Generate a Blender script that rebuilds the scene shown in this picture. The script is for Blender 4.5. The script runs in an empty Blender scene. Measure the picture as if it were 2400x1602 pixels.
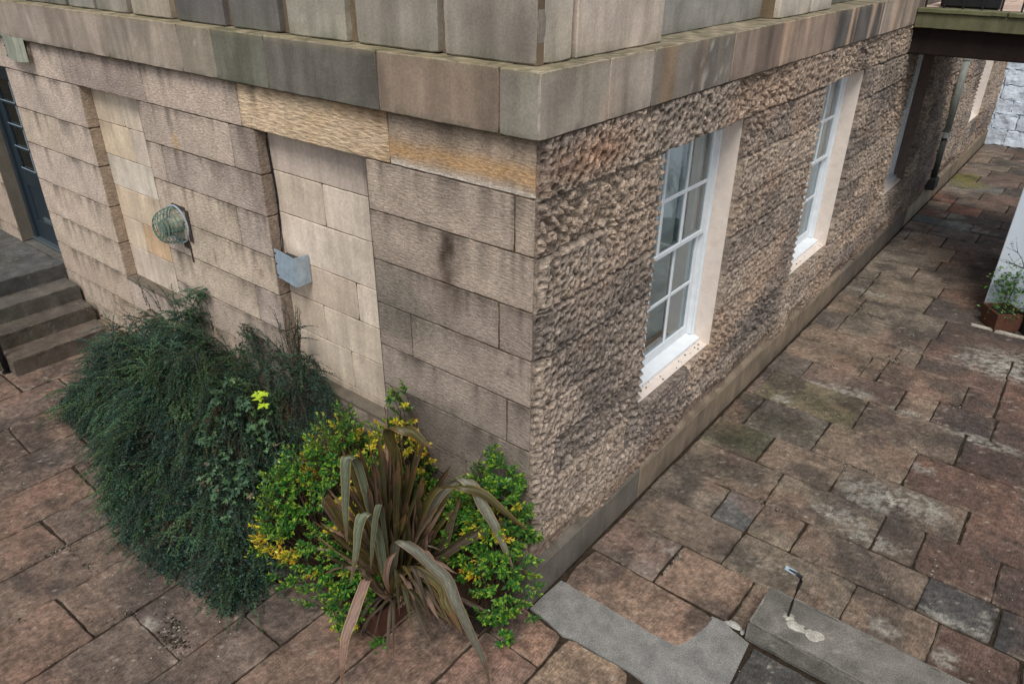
import bpy, math, random
import numpy as np
from mathutils import Matrix, Vector

SC = bpy.context.scene
COL = SC.collection
# ------------------------------------------------------------------ camera
cam_d = bpy.data.cameras.new('camera'); cam = bpy.data.objects.new('camera', cam_d); COL.objects.link(cam)
_r = Vector((0.783551, 0.621281, 0.007625)); _u = Vector((-0.303294, 0.371741, 0.877395)); _f = Vector((-0.542274, 0.689796, -0.479709))
M = Matrix((( _r.x, _u.x, -_f.x, 2.0580), (_r.y, _u.y, -_f.y, -2.7885), (_r.z, _u.z, -_f.z, 3.8304), (0, 0, 0, 1)))
cam.matrix_world = M
cam_d.sensor_width = 36; cam_d.lens = 26.2255; cam_d.clip_start = 0.05; cam_d.clip_end = 400
SC.camera = cam
# ------------------------------------------------------------------ sky, sun, exposure
W = bpy.data.worlds.new('World'); SC.world = W; W.use_nodes = True
wn = W.node_tree.nodes; wl = W.node_tree.links; wn.clear()
SUN_EL, SUN_AZ = math.radians(56), math.radians(150)
sky = wn.new('ShaderNodeTexSky'); sky.sky_type = 'NISHITA'; sky.sun_disc = False
sky.sun_elevation = SUN_EL; sky.sun_rotation = SUN_AZ
hs = wn.new('ShaderNodeHueSaturation'); hs.inputs['Saturation'].default_value = 0.38
bg = wn.new('ShaderNodeBackground'); bg.inputs[1].default_value = 0.085
wo = wn.new('ShaderNodeOutputWorld')
wl.new(sky.outputs[0], hs.inputs['Color']); wl.new(hs.outputs[0], bg.inputs[0]); wl.new(bg.outputs[0], wo.inputs[0])
sd = bpy.data.lights.new('sun', 'SUN'); sd.energy = 1.5; sd.angle = math.radians(22); sd.color = (1, .962, .905)
sun = bpy.data.objects.new('sun', sd); COL.objects.link(sun)
_dir = Vector((math.sin(SUN_AZ) * math.cos(SUN_EL), math.cos(SUN_AZ) * math.cos(SUN_EL), math.sin(SUN_EL)))
sun.rotation_euler = _dir.to_track_quat('Z', 'Y').to_euler()
SC.view_settings.view_transform = 'Standard'; SC.view_settings.look = 'None'
SC.view_settings.exposure = 0.66; SC.view_settings.gamma = 1
SC.cycles.max_bounces = 6; SC.cycles.diffuse_bounces = 3

# ------------------------------------------------------------------ helpers
def lin(r, g, b, k=1.0):
    f = lambda c: (c / 255 / 12.92) if c / 255 <= .04045 else ((c / 255 + .055) / 1.055) ** 2.4
    return np.array([f(r) * k, f(g) * k, f(b) * k])

def hsh(i, j, s=0):
    n = (i.astype(np.int64) * 374761393 + j.astype(np.int64) * 668265263 + s * 982451653) & 0x7fffffff
    n = ((n ^ (n >> 13)) * 1274126177) & 0x7fffffff
    return ((n ^ (n >> 16)) & 0xffff) / 65535.0

def vn(x, y, s=0):
    x = np.asarray(x, float); y = np.asarray(y, float)
    i = np.floor(x); j = np.floor(y); a = x - i; b = y - j
    a = a * a * (3 - 2 * a); b = b * b * (3 - 2 * b)
    return (hsh(i, j, s) * (1 - a) + hsh(i + 1, j, s) * a) * (1 - b) + (hsh(i, j + 1, s) * (1 - a) + hsh(i + 1, j + 1, s) * a) * b

def fbm(x, y, s=0, o=4):
    t = 0; a = .5; w = 0
    for k in range(o):
        t = t + a * vn(x, y, s + k * 7); w += a; a *= .5; x = x * 2.03 + 3.1; y = y * 2.01 + 1.7
    return t / w

def worley(x, y, s=0, jit=.9):
    i = np.floor(x); j = np.floor(y)
    d1 = np.full(x.shape, 9.); d2 = np.full(x.shape, 9.); idv = np.zeros(x.shape)
    for a in (-1, 0, 1):
        for b in (-1, 0, 1):
            ci, cj = i + a, j + b
            px = ci + .5 + jit * (hsh(ci, cj, s) - .5); py = cj + .5 + jit * (hsh(ci, cj, s + 1) - .5)
            d = np.hypot(px - x, py - y); new = d < d1
            d2 = np.where(new, d1, np.minimum(d2, d)); idv = np.where(new, hsh(ci, cj, s + 2), idv); d1 = np.where(new, d, d1)
    return d1, d2, idv

def sm(a, b, x):
    t = np.clip((x - a) / (b - a), 0, 1); return t * t * (3 - 2 * t)

def mk(name, V, F, mat, parent=None, col=None, smooth=False):
    """one mesh object from vertices and faces (array of quads/tris or list)"""
    me = bpy.data.meshes.new(name)
    V = np.asarray(V, float)
    if isinstance(F, np.ndarray):
        n, k = F.shape
        me.vertices.add(len(V)); me.vertices.foreach_set('co', V.ravel())
        me.loops.add(n * k); me.loops.foreach_set('vertex_index', F.astype(np.int32).ravel())
        me.polygons.add(n); me.polygons.foreach_set('loop_start', np.arange(n, dtype=np.int32) * k)
        me.update(calc_edges=True)
    else:
        me.from_pydata([tuple(v) for v in V], [], [tuple(f) for f in F]); me.update()
    if col is not None:
        c = np.ones((len(V), 4)); col = np.asarray(col, float)
        if col.ndim == 1: c[:, :3] = col[:3]
        else: c[:, :col.shape[1]] = col
        at = me.color_attributes.new('Col', 'FLOAT_COLOR', 'POINT'); at.data.foreach_set('color', c.ravel())
    me.polygons.foreach_set('use_smooth', np.full(len(me.polygons), smooth))
    for m in (mat if isinstance(mat, (list, tuple)) else [mat]): me.materials.append(m)
    o = bpy.data.objects.new(name, me); COL.objects.link(o)
    if parent: o.parent = parent
    return o

def tag(o, label=None, cat=None, group=None, kind=None):
    if label: o['label'] = label
    if cat: o['category'] = cat
    if group: o['group'] = group
    if kind: o['kind'] = kind
    return o

def root(name, label, cat, loc=(0, 0, 0), group=None):
    o = bpy.data.objects.new(name, None); COL.objects.link(o); o.empty_display_size = .1
    o.location = loc
    return tag(o, label, cat, group)

class B:
    """collects boxes, tubes and prisms into one mesh"""
    def __init__(s): s.v = []; s.f = []
    def add(s, V, F):
        n = len(s.v); s.v += [tuple(map(float, p)) for p in V]; s.f += [tuple(i + n for i in f) for f in F]; return s
    def box(s, x0, x1, y0, y1, z0, z1, bev=0.0):
        if bev <= 0:
            V = [(x, y, z) for z in (z0, z1) for y in (y0, y1) for x in (x0, x1)]
            return s.add(V, [(0, 2, 3, 1), (4, 5, 7, 6), (0, 1, 5, 4), (2, 6, 7, 3), (0, 4, 6, 2), (1, 3, 7, 5)])
        V = []; F = []
        c = [((x0, x1)[i], (y0, y1)[j], (z0, z1)[k], i, j, k) for k in (0, 1) for j in (0, 1) for i in (0, 1)]
        sg = lambda t: 1 if t == 0 else -1
        for (x, y, z, i, j, k) in c:
            V += [(x, y + sg(j) * bev, z + sg(k) * bev), (x + sg(i) * bev, y, z + sg(k) * bev), (x + sg(i) * bev, y + sg(j) * bev, z)]
        bm_idx = lambda i, j, k, a: 3 * (i + 2 * j + 4 * k) + a
        q = bm_idx
        for i in (0, 1): F.append((q(i,0,0,0), q(i,1,0,0), q(i,1,1,0), q(i,0,1,0)))
        for j in (0, 1): F.append((q(0,j,0,1), q(1,j,0,1), q(1,j,1,1), q(0,j,1,1)))
        for k in (0, 1): F.append((q(0,0,k,2), q(1,0,k,2), q(1,1,k,2), q(0,1,k,2)))
        for j in (0, 1):
            for k in (0, 1): F.append((q(0,j,k,1), q(1,j,k,1), q(1,j,k,2), q(0,j,k,2)))
        for i in (0, 1):
            for k in (0, 1): F.append((q(i,0,k,0), q(i,1,k,0), q(i,1,k,2), q(i,0,k,2)))
        for i in (0, 1):
            for j in (0, 1): F.append((q(i,j,0,0), q(i,j,1,0), q(i,j,1,1), q(i,j,0,1)))
        for i in (0, 1):
            for j in (0, 1):
                for k in (0, 1): F.append((q(i,j,k,0), q(i,j,k,1), q(i,j,k,2)))
        return s.add(V, F)
    def tube(s, pts, r, n=8, cap=True):
        P = [Vector(p) for p in pts]; rs = r if isinstance(r, (list, tuple)) else [r] * len(P)
        V = []; F = []; up = Vector((0, 0, 1))
        for i, p in enumerate(P):
            t = (P[min(i + 1, len(P) - 1)] - P[max(i - 1, 0)]).normalized()
            a = t.cross(up)
            if a.length < .05: a = t.cross(Vector((1, 0, 0)))
            a.normalize(); b = t.cross(a); 
            for k in range(n):
                w = 2 * math.pi * k / n; V.append(p + (a * math.cos(w) + b * math.sin(w)) * rs[i])
        for i in range(len(P) - 1):
            for k in range(n):
                F.append((i * n + k, i * n + (k + 1) % n, (i + 1) * n + (k + 1) % n, (i + 1) * n + k))
        if cap: F.append(tuple(range(n))); F.append(tuple((len(P) - 1) * n + k for k in range(n)))
        return s.add(V, F)
    def prism(s, poly, z0, z1):
        n = len(poly); V = [(x, y, z0) for x, y in poly] + [(x, y, z1) for x, y in poly]
        return s.add(V, [tuple(range(n))[::-1], tuple(range(n, 2 * n))] + [(i, (i + 1) % n, n + (i + 1) % n, n + i) for i in range(n)])
    def build(s, name, mat, parent=None, col=None, smooth=False):
        o = mk(name, s.v, s.f, mat, parent, col, smooth)
        import bmesh
        bm = bmesh.new(); bm.from_mesh(o.data); bmesh.ops.recalc_face_normals(bm, faces=bm.faces); bm.to_mesh(o.data); bm.free()
        return o

# ------------------------------------------------------------------ materials
def mat(name, color=(.5, .5, .5), rough=.8, attr=False, noise=(), bump=(), spec=.3, metal=0, stretch=(1, 1, 1), vary=.0, coat=0, trans=0):
    """noise: list of (scale, stretchxyz, lo, hi) multiplying colour; bump: list of (scale, stretchxyz, strength, distance)"""
    m = bpy.data.materials.new(name); m.use_nodes = True
    N = m.node_tree.nodes; L = m.node_tree.links
    p = N['Principled BSDF']; p.inputs['Roughness'].default_value = rough; p.inputs['Specular IOR Level'].default_value = spec
    p.inputs['Metallic'].default_value = metal
    tc = N.new('ShaderNodeTexCoord')
    def nz(scale, st, det=6, ro=.6):
        mp = N.new('ShaderNodeMapping'); mp.inputs['Scale'].default_value = st; L.new(tc.outputs['Object'], mp.inputs[0])
        t = N.new('ShaderNodeTexNoise'); t.inputs['Scale'].default_value = scale; t.inputs['Detail'].default_value = det; t.inputs['Roughness'].default_value = ro
        L.new(mp.outputs[0], t.inputs['Vector']); return t.outputs['Fac']
    if attr:
        a = N.new('ShaderNodeVertexColor'); a.layer_name = 'Col'; c = a.outputs['Color']
    else:
        rgb = N.new('ShaderNodeRGB'); rgb.outputs[0].default_value = (*color, 1); c = rgb.outputs[0]
    for (sc, st, lo, hi) in noise:
        mr = N.new('ShaderNodeMapRange'); mr.inputs['From Min'].default_value = .3; mr.inputs['From Max'].default_value = .7
        mr.inputs['To Min'].default_value = lo; mr.inputs['To Max'].default_value = hi
        L.new(nz(sc, st), mr.inputs[0])
        vm = N.new('ShaderNodeVectorMath'); vm.operation = 'SCALE'; L.new(c, vm.inputs[0]); L.new(mr.outputs[0], vm.inputs['Scale']); c = vm.outputs[0]
    L.new(c, p.inputs['Base Color'])
    prev = None
    for (sc, st, s_, d_) in bump:
        b = N.new('ShaderNodeBump'); b.inputs['Strength'].default_value = s_; b.inputs['Distance'].default_value = d_
        L.new(nz(sc, st), b.inputs['Height'])
        if prev: L.new(prev, b.inputs['Normal'])
        prev = b.outputs[0]
    if prev: L.new(prev, p.inputs['Normal'])
    if trans:
        tr = N.new('ShaderNodeBsdfTranslucent'); L.new(c, tr.inputs[0]); mx = N.new('ShaderNodeMixShader'); mx.inputs[0].default_value = trans
        out = N['Material Output']; L.new(p.outputs[0], mx.inputs[1]); L.new(tr.outputs[0], mx.inputs[2]); L.new(mx.outputs[0], out.inputs[0])
    return m

M_ASH = mat('droved_ashlar', attr=True, rough=.92, spec=.15,
            noise=[(1, (26, 26, 95), .66, 1.34), (80, (1, 1, 1), .72, 1.28), (9, (1, 1, 1), .84, 1.14)],
            bump=[(1, (20, 20, 95), .8, .010), (120, (1, 1, 1), .5, .004)])
M_SMOOTH = mat('smooth_sandstone', attr=True, rough=.88, spec=.2,
               noise=[(1, (14, 14, 1.6), .84, 1.15), (75, (1, 1, 1), .84, 1.16), (5, (1, 1, 1), .84, 1.14)],
               bump=[(45, (1, 1, 1), .35, .004), (160, (1, 1, 1), .3, .002)])
M_ROCK = mat('rock_faced_stone', attr=True, rough=.95, spec=.1,
             noise=[(26, (1, 1, 1), .52, 1.42), (100, (1, 1, 1), .55, 1.45)],
             bump=[(60, (1, 1, 1), .9, .008), (160, (1, 1, 1), .6, .004)])
M_FLAG = mat('paving_stone', attr=True, rough=.82, spec=.25,
             noise=[(24, (1, 1, 1), .64, 1.34), (1, (110, 16, 30), .70, 1.30), (6, (1, 1, 1), .76, 1.20), (95, (1, 1, 1), .66, 1.34)],
             bump=[(1, (110, 16, 30), .8, .010), (30, (1, 1, 1), .8, .012), (150, (1, 1, 1), .4, .003)])
M_JOINT = mat('joint_dirt', lin(66, 57, 47, .8), rough=1, noise=[(30, (1, 1, 1), .5, 1.5)], bump=[(60, (1, 1, 1), 1, .01)], spec=.1)
M_MORTAR = mat('wall_mortar', lin(96, 82, 66), rough=1, noise=[(20, (1, 1, 1), .5, 1.4)], bump=[(60, (1, 1, 1), 1, .01)], spec=.1)
M_CONC = mat('grey_concrete', attr=True, rough=.9, spec=.2, noise=[(9, (1, 1, 1), .72, 1.24), (110, (1, 1, 1), .58, 1.42)], bump=[(120, (1, 1, 1), .6, .004), (14, (1, 1, 1), .4, .01)])
M_WHITE = mat('white_gloss_paint', lin(228, 233, 236), rough=.35, spec=.4, noise=[(14, (1, 1, 1), .93, 1.04)], bump=[(60, (1, 1, 1), .1, .002)])
M_REVEAL = mat('painted_reveal', lin(226, 212, 200), rough=.75, noise=[(12, (1, 1, 1), .9, 1.06), (90, (1, 1, 1), .95, 1.04)], bump=[(50, (1, 1, 1), .4, .004)])
M_GALV = mat('galvanised_steel', lin(176, 194, 208), rough=.42, metal=.25, spec=.5, noise=[(22, (1, 1, 1), .8, 1.15), (5, (1, 1, 1), .85, 1.1)], bump=[(30, (1, 1, 1), .15, .003)])
M_OLDMETAL = mat('weathered_metal', lin(176, 178, 160), rough=.6, metal=.3, noise=[(1, (40, 40, 5), .55, 1.2), (9, (1, 1, 1), .8, 1.15)])
M_RUST = mat('rusty_iron', lin(70, 58, 52), rough=.85, noise=[(40, (1, 1, 1), .5, 1.5)], bump=[(90, (1, 1, 1), .6, .003)])
M_WIRE = mat('green_coated_wire', lin(84, 134, 122), rough=.5, noise=[(50, (1, 1, 1), .4, 1.3)])
M_BLACK = mat('black_iron_paint', lin(26, 27, 29), rough=.4, spec=.5, noise=[(30, (1, 1, 1), .7, 1.4)])
M_TEAL = mat('dark_teal_paint', lin(40, 52, 60), rough=.38, spec=.5, noise=[(10, (1, 1, 1), .9, 1.1)])
M_BRASS = mat('dull_letter_plate', lin(110, 122, 126), rough=.4, metal=.6)
M_PIPE = mat('old_painted_pipe', lin(170, 176, 168), rough=.65, noise=[(1, (30, 30, 3), .55, 1.2), (12, (1, 1, 1), .75, 1.15)])
M_RENDER = mat('white_render', lin(206, 216, 226), rough=.85, noise=[(4, (1, 1, 1), .93, 1.05)], bump=[(40, (1, 1, 1), .25, .004)])
M_TERRA = mat('terracotta', lin(92, 60, 46), rough=.85, noise=[(14, (1, 1, 1), .75, 1.2), (90, (1, 1, 1), .85, 1.15)], bump=[(70, (1, 1, 1), .4, .004)])
M_SOIL = mat('dark_soil', lin(44, 36, 30), rough=1, noise=[(40, (1, 1, 1), .5, 1.6)], bump=[(40, (1, 1, 1), 1, .03)])
M_WOOD = mat('plant_stem', lin(84, 66, 50), rough=.9, noise=[(60, (1, 1, 1), .6, 1.4)])
M_LEAFD = mat('cotoneaster_leaf', attr=True, rough=.5, spec=.3, noise=[(5, (1, 1, 1), .6, 1.3)], trans=.12)
M_LEAFG = mat('glossy_leaf', attr=True, rough=.38, spec=.45, noise=[(7, (1, 1, 1), .8, 1.2)], trans=.28)
M_BLADE = mat('striped_blade', attr=True, rough=.48, spec=.4, noise=[(40, (1, 1, 1), .82, 1.15)], bump=[(90, (1, 1, 1), .3, .003)], trans=.15)
M_INT = mat('room_wall', lin(176, 190, 196), rough=.9)
M_BOARD = mat('pale_board', lin(236, 242, 238), rough=.9)
M_SHADEREV = mat('shaded_reveal', lin(112, 98, 92), rough=.9, noise=[(12, (1, 1, 1), .8, 1.15)], bump=[(50, (1, 1, 1), .4, .004)])  # darker reveal copy: shade under the footbridge put into its colour
M_SHUT = mat('inside_shutter', lin(205, 214, 218), rough=.6)

def glass_mat():
    m = bpy.data.materials.new('window_glass'); m.use_nodes = True
    N = m.node_tree.nodes; L = m.node_tree.links; N.clear()
    g = N.new('ShaderNodeBsdfGlossy'); g.inputs['Roughness'].default_value = .03; g.inputs[0].default_value = (.85, .93, .97, 1)
    t = N.new('ShaderNodeBsdfTransparent'); t.inputs[0].default_value = (.95, .98, .97, 1)
    fr = N.new('ShaderNodeFresnel'); fr.inputs[0].default_value = 1.5
    mp = N.new('ShaderNodeMath'); mp.operation = 'MULTIPLY_ADD'; mp.inputs[1].default_value = 1.0; mp.inputs[2].default_value = .13
    mx = N.new('ShaderNodeMixShader'); o = N.new('ShaderNodeOutputMaterial')
    L.new(fr.outputs[0], mp.inputs[0]); L.new(mp.outputs[0], mx.inputs[0]); L.new(t.outputs[0], mx.inputs[1]); L.new(g.outputs[0], mx.inputs[2]); L.new(mx.outputs[0], o.inputs[0])
    return m
M_GLASS = glass_mat()

# ------------------------------------------------------------------ stones: blocks laid in a plane
def stones(items, O, U_, V_, N_, gap=.007, depth=.02, bev=.006, res=.03, seed=1, colf=None, amp=.0012, hf=None, rnd=.004, wander=.003):
    """items: (quad corners [(u,v)*4], tint rgb, dict). returns verts, faces, colours"""
    VV = []; FF = []; CC = []; n0 = 0
    O = np.array(O, float); U_ = np.array(U_, float); V_ = np.array(V_, float); N_ = np.array(N_, float)
    rg = np.random.RandomState(seed)
    flip = np.dot(np.cross(U_, V_), N_) < 0
    for k, it in enumerate(items):
        q = np.array(it[0], float); tint = np.array(it[1]); op = it[2] if len(it) > 2 else {}
        lu = (np.linalg.norm(q[1] - q[0]) + np.linalg.norm(q[2] - q[3])) / 2; lv = (np.linalg.norm(q[3] - q[0]) + np.linalg.norm(q[2] - q[1])) / 2
        rs = op.get('res', res)
        g = op.get('gap', gap) * .5
        nu = max(2, int(lu / rs)); nv = max(2, int(lv / rs))
        def par(l, n):
            e = bev / l; gg = g / l
            a = np.concatenate([[gg, gg], np.linspace(gg + e, 1 - gg - e, n), [1 - gg, 1 - gg]])
            h = np.concatenate([[-depth, -bev], np.zeros(n), [-bev, -depth]])
            return a, h
        s, hs_ = par(lu, nu); t, ht = par(lv, nv)
        S, T = np.meshgrid(s, t); H = np.minimum(*np.meshgrid(hs_, ht))
        P = (q[0] * ((1 - S) * (1 - T))[..., None] + q[1] * (S * (1 - T))[..., None] + q[2] * (S * T)[..., None] + q[3] * ((1 - S) * T)[..., None])
        # rounded corners
        ds = np.minimum(S, 1 - S) * lu; dt = np.minimum(T, 1 - T) * lv
        cr = op.get('rnd', rnd) + rnd * rg.rand()
        pull = np.clip(1 - np.hypot(ds, dt) / (cr * 4), 0, 1) * cr
        ctr = q.mean(0); dv = ctr - P; P = P + dv / (np.linalg.norm(dv, axis=-1, keepdims=True) + 1e-6) * pull[..., None]
        # wandering edges
        edge = np.clip(1 - np.minimum(ds, dt) / .05, 0, 1)
        sx = k * 3.7
        P[..., 0] += wander * edge * 2 * (fbm(P[..., 0] * 14 + sx, P[..., 1] * 14, 5, 3) - .5) * 2
        P[..., 1] += wander * edge * 2 * (fbm(P[..., 0] * 14, P[..., 1] * 14 + sx, 9, 3) - .5) * 2
        u, v = P[..., 0], P[..., 1]
        top = H > -bev * 1.01
        H = H + np.where(top, amp * 2 * (fbm(u * 7 + sx, v * 7, 3, 4) - .5) * 2, 0) + op.get('lift', 0)
        if hf is not None: H = H + hf(u, v)
        c = tint * (1 + .16 * (fbm(u * 3.3 + sx, v * 3.3, 21, 4) - .5) * 2)[..., None]
        if colf is not None: c = colf(u, v, c, it, (S, T, lu, lv))
        X = O + u[..., None] * U_ + v[..., None] * V_ + H[..., None] * N_
        a, b = S.shape
        idx = np.arange(a * b).reshape(a, b) + n0
        f = np.stack([idx[:-1, :-1], idx[:-1, 1:], idx[1:, 1:], idx[1:, :-1]], -1).reshape(-1, 4)
        if flip: f = f[:, ::-1]
        VV.append(X.reshape(-1, 3)); FF.append(f); CC.append(np.clip(c, 0, 1).reshape(-1, 3)); n0 += a * b
    return np.concatenate(VV), np.concatenate(FF), np.concatenate(CC)

def join(*parts):
    V = []; F = []; C_ = []; n = 0
    for v, f, c in parts:
        V.append(v); F.append(f + n); C_.append(c); n += len(v)
    return np.concatenate(V), np.concatenate(F), np.concatenate(C_)

def fuse(name, st, cores, mats, parent, corecol=None):
    """stones plus the masonry they are bedded on, as one mesh"""
    V, F, C_ = st; fl = [tuple(f) for f in F.tolist()]; mi = [0] * len(fl); V = list(map(tuple, V)); cc = [tuple(c) for c in C_]
    for k, (b, col_) in enumerate(cores):
        n = len(V); V += b.v; cc += [tuple(col_ if col_ is not None else (.2, .17, .14))] * len(b.v); fl += [tuple(i + n for i in f) for f in b.f]; mi += [min(k + 1, len(mats) - 1)] * len(b.f)
    o = mk(name, V, fl, mats, parent, np.array(cc)); o.data.polygons.foreach_set('material_index', mi); return o

def rect(u0, u1, v0, v1): return [(u0, v0), (u1, v0), (u1, v1), (u0, v1)]

rnd = random.Random(4)
def pick(tints, r=.08):
    c = np.array(rnd.choice(tints)); return c * (1 + r * (rnd.random() - .5) * 2)

# ------------------------------------------------------------------ the building
bld = root('stone_building', 'sandstone building corner, ashlar on the left face and rough knobbly stone on the right', 'building')

PINK = lin(180, 164, 152); TAN = lin(182, 166, 146); PUR = lin(146, 132, 126); GREYP = lin(152, 138, 124); BEI = lin(206, 186, 160)
LK = 1.30
def T(c, k=1.0): return (np.array(c) * .42 + lin(181, 164, 148) * .58 * (np.array(c).mean() / lin(181, 164, 148).mean())) * LK * k
ash = []
def row(z0, z1, xs, tints):
    for i in range(len(xs) - 1):
        ash.append((rect(xs[i], xs[i + 1], z0, z1), T(tints[i % len(tints)], 1.2 if xs[i] > -1.3 and z1 < 2.5 else 1.0)))
# row just under the band course
row(2.71, 3.0, [-9, -8.1, -7.15, -6.1, -4.9, -3.59, -2.395], [PINK, TAN, PINK, PINK, lin(160, 142, 134), lin(178, 160, 148)])
lintel = [(rect(-2.395, -1.0, 2.71, 3.0), lin(236, 208, 174) * 1.08, {'lintel': 1})]
ash.append((rect(-1.0, 0.0, 2.71, 3.0), lin(176, 156, 136) * .95, {'orange': 1}))
# right pier
row(2.41, 2.71, [-1.21, -.125, 0], [lin(164, 148, 134), lin(160, 144, 128)])
row(2.10, 2.41, [-1.21, 0], [lin(142, 128, 116)])
row(1.81, 2.10, [-1.21, -.228, 0], [lin(128, 117, 109), lin(128, 115, 107)])
row(1.51, 1.81, [-1.21, -.92, 0], [lin(124, 112, 104), lin(136, 123, 113)])
row(1.21, 1.51, [-1.21, -.17, 0], [lin(130, 119, 110), lin(120, 109, 104)])
row(.91, 1.21, [-1.21, 0], [lin(114, 106, 98)])
# middle pier
row(2.41, 2.71, [-3.75, -2.555, -2.27], [lin(170, 154, 142), lin(154, 140, 132)])
row(2.12, 2.41, [-3.75, -3.53, -2.27], [PINK, lin(160, 146, 138)])
row(1.82, 2.12, [-3.75, -2.64, -2.27], [TAN, lin(166, 152, 144)])
row(1.53, 1.82, [-3.75, -3.43, -2.27], [PINK, TAN])
row(1.235, 1.53, [-3.75, -2.565, -2.27], [TAN, lin(170, 156, 148)])
row(.94, 1.235, [-3.75, -3.43, -2.27], [PINK, lin(172, 156, 142)])
# left pier
row(2.36, 2.71, [-6.13, -4.70], [lin(176, 160, 150)])
row(2.03, 2.36, [-6.13, -5.34, -4.70], [TAN, PINK])
row(1.67, 2.03, [-6.13, -4.70], [lin(180, 164, 154)])
row(1.33, 1.67, [-6.13, -4.97, -4.70], [lin(184, 166, 150), TAN])
row(1.01, 1.33, [-6.13, -4.70], [TAN])
row(.70, 1.01, [-6.13, -4.70], [lin(178, 158, 138)])
row(.45, .70, [-6.13, -5.2, -4.2, -3.75], [TAN, lin(176, 156, 132), PINK])
row(.70, 1.0, [-4.70, -3.75], [PINK])
row(.70, .94, [-3.75, -3.0, -2.27], [TAN, PINK])
row(.70, .90, [-2.27, -1.21], [GREYP])
row(.70, .91, [-1.21, -.5, 0], [lin(116, 106, 98)])
row(.45, .70, [-3.75, -2.6, -1.5, -.6, 0], [PINK, GREYP, lin(116, 106, 98)])
row(.2, .45, [-6.13, -5, -4, -3, -2, -1, 0], [TAN, PINK, GREYP]); row(0, .2, [-6.13, -4.5, -3.4, -2.2, -1.2, 0], [TAN, GREYP])
# beyond the door
zz = [0, .45, .9, 1.41, 1.8, 2.25, 2.71]
for i in range(6): row(zz[i], zz[i + 1], [-9, -8.2 + .2 * (i % 2), -7.6 - .1 * (i % 3), -7.15], [lin(166, 146, 128), lin(150, 134, 120)])

def wall_col(u, v, c, it, st):
    S, Tt, lu, lv = st; op = it[2] if len(it) > 2 else {}
    # run-down streaks below each joint
    topd = (1 - Tt) * lv
    n = fbm(u * 15, v * .8 + 3, 40, 3)
    streak = sm(.47, .70, n) * np.clip(1 - topd / (.08 + .22 * vn(u * 7, v * 0 + 2, 41)), 0, 1)
    c = c * (1 - .50 * streak)[..., None]
    c = c * (1 - .30 * np.clip(1 - topd / .03, 0, 1) * sm(.3, .6, fbm(u * 5, v * 5, 42, 3)))[..., None]
    c = c * (1 - .40 * np.clip((v - 2.955) / .045, 0, 1) ** 1.5)[..., None]  # shadow under the band course, painted into the wall colour
    big = sm(.52, .8, fbm(u * 1.3 + 5, v * 1.1, 50, 4)); c = c * (1 - .16 * big)[..., None]
    lt = sm(.55, .8, fbm(u * 2.3, v * 3, 60, 4)); c = c * (1 + .14 * lt)[..., None]
    edge = np.clip(1 - np.minimum(np.minimum(Tt, 1 - Tt) * lv, np.minimum(S, 1 - S) * lu) / .018, 0, 1); c = c * (1 - .18 * edge)[..., None]
    # localised stains
    def spot(x, z, rx, rz, k, col, s=70):
        nonlocal c
        d = ((u - x) / rx) ** 2 + ((v - z) / rz) ** 2 + 1.2 * (fbm(u * 22, v * 9, s, 3) - .5)
        m = (np.clip(1 - d, 0, 1) ** .8 * k)[..., None]; c = c * (1 - m) + np.array(col) * m
    spot(-.60, 2.27, .07, .17, .85, lin(52, 40, 32)); spot(-.60, 2.08, .14, .32, .35, lin(80, 62, 50))
    spot(-1.05, 1.85, .3, .3, .35, lin(92, 94, 84)); spot(-.95, 1.75, .45, .22, .3, lin(90, 92, 84))
    spot(-.15, 1.68, .03, .04, .7, lin(60, 44, 46)); spot(-.85, 1.05, .4, .28, .35, lin(86, 80, 74)); spot(-.6, 1.15, .35, .2, .3, lin(96, 94, 84))
    spot(-2.35, 2.58, .12, .2, .45, lin(96, 84, 82)); spot(-2.32, 2.25, .1, .22, .4, lin(110, 94, 92)); spot(-3.3, 2.47, .05, .08, .6, lin(196, 158, 96))
    spot(-3.05, 1.62, .03, .05, .55, lin(130, 84, 62)); spot(-2.45, 1.66, .04, .05, .5, lin(130, 84, 62)); spot(-4.4, 2.8, .5, .12, .3, lin(132, 118, 122))
    if op.get('lintel'):
        w = sm(.45, .75, fbm(u * 5, v * 7, 80, 4)); c = c * (1 - .35 * w)[..., None] + lin(206, 166, 112) * (.35 * w)[..., None]
        m = (np.clip(1 - abs(u + 2.23) / .06, 0, 1) * np.clip((v - 2.78) / .15, 0, 1) * .6)[..., None]; c = c * (1 - m) + lin(110, 96, 86) * m
        m = (np.clip((u + 1.45) / .5, 0, 1) * np.clip((v - 2.86) / .12, 0, 1) * .55)[..., None]; c = c * (1 - m) + lin(158, 106, 58) * m
    if op.get('orange'):
        m = (np.clip(1.5 - 1.5 * abs(v - 2.80 - .03 * vn(u * 5, u * 0, 4)) / .07, 0, 1) * (.35 + .5 * fbm(u * 8, v * 20, 81, 3)) * .8)[..., None]; c = c * (1 - m) + lin(206, 156, 92) * m
        m = (np.clip(1.6 - 1.6 * abs(v - 2.728) / .026, 0, 1) * .7)[..., None]; c = c * (1 - m) + lin(222, 214, 202) * m
    # damp, greener foot
    m = (np.clip(1 - v / .8, 0, 1) * .3)[..., None]; c = c * (1 - m) + lin(84, 82, 68) * m
    return c

A = stones(ash, (0, 0, 0), (1, 0, 0), (0, 0, 1), (0, -1, 0), gap=.008, depth=.03, bev=.004, res=.03, seed=2, colf=wall_col, wander=.0022, rnd=.003)
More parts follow.
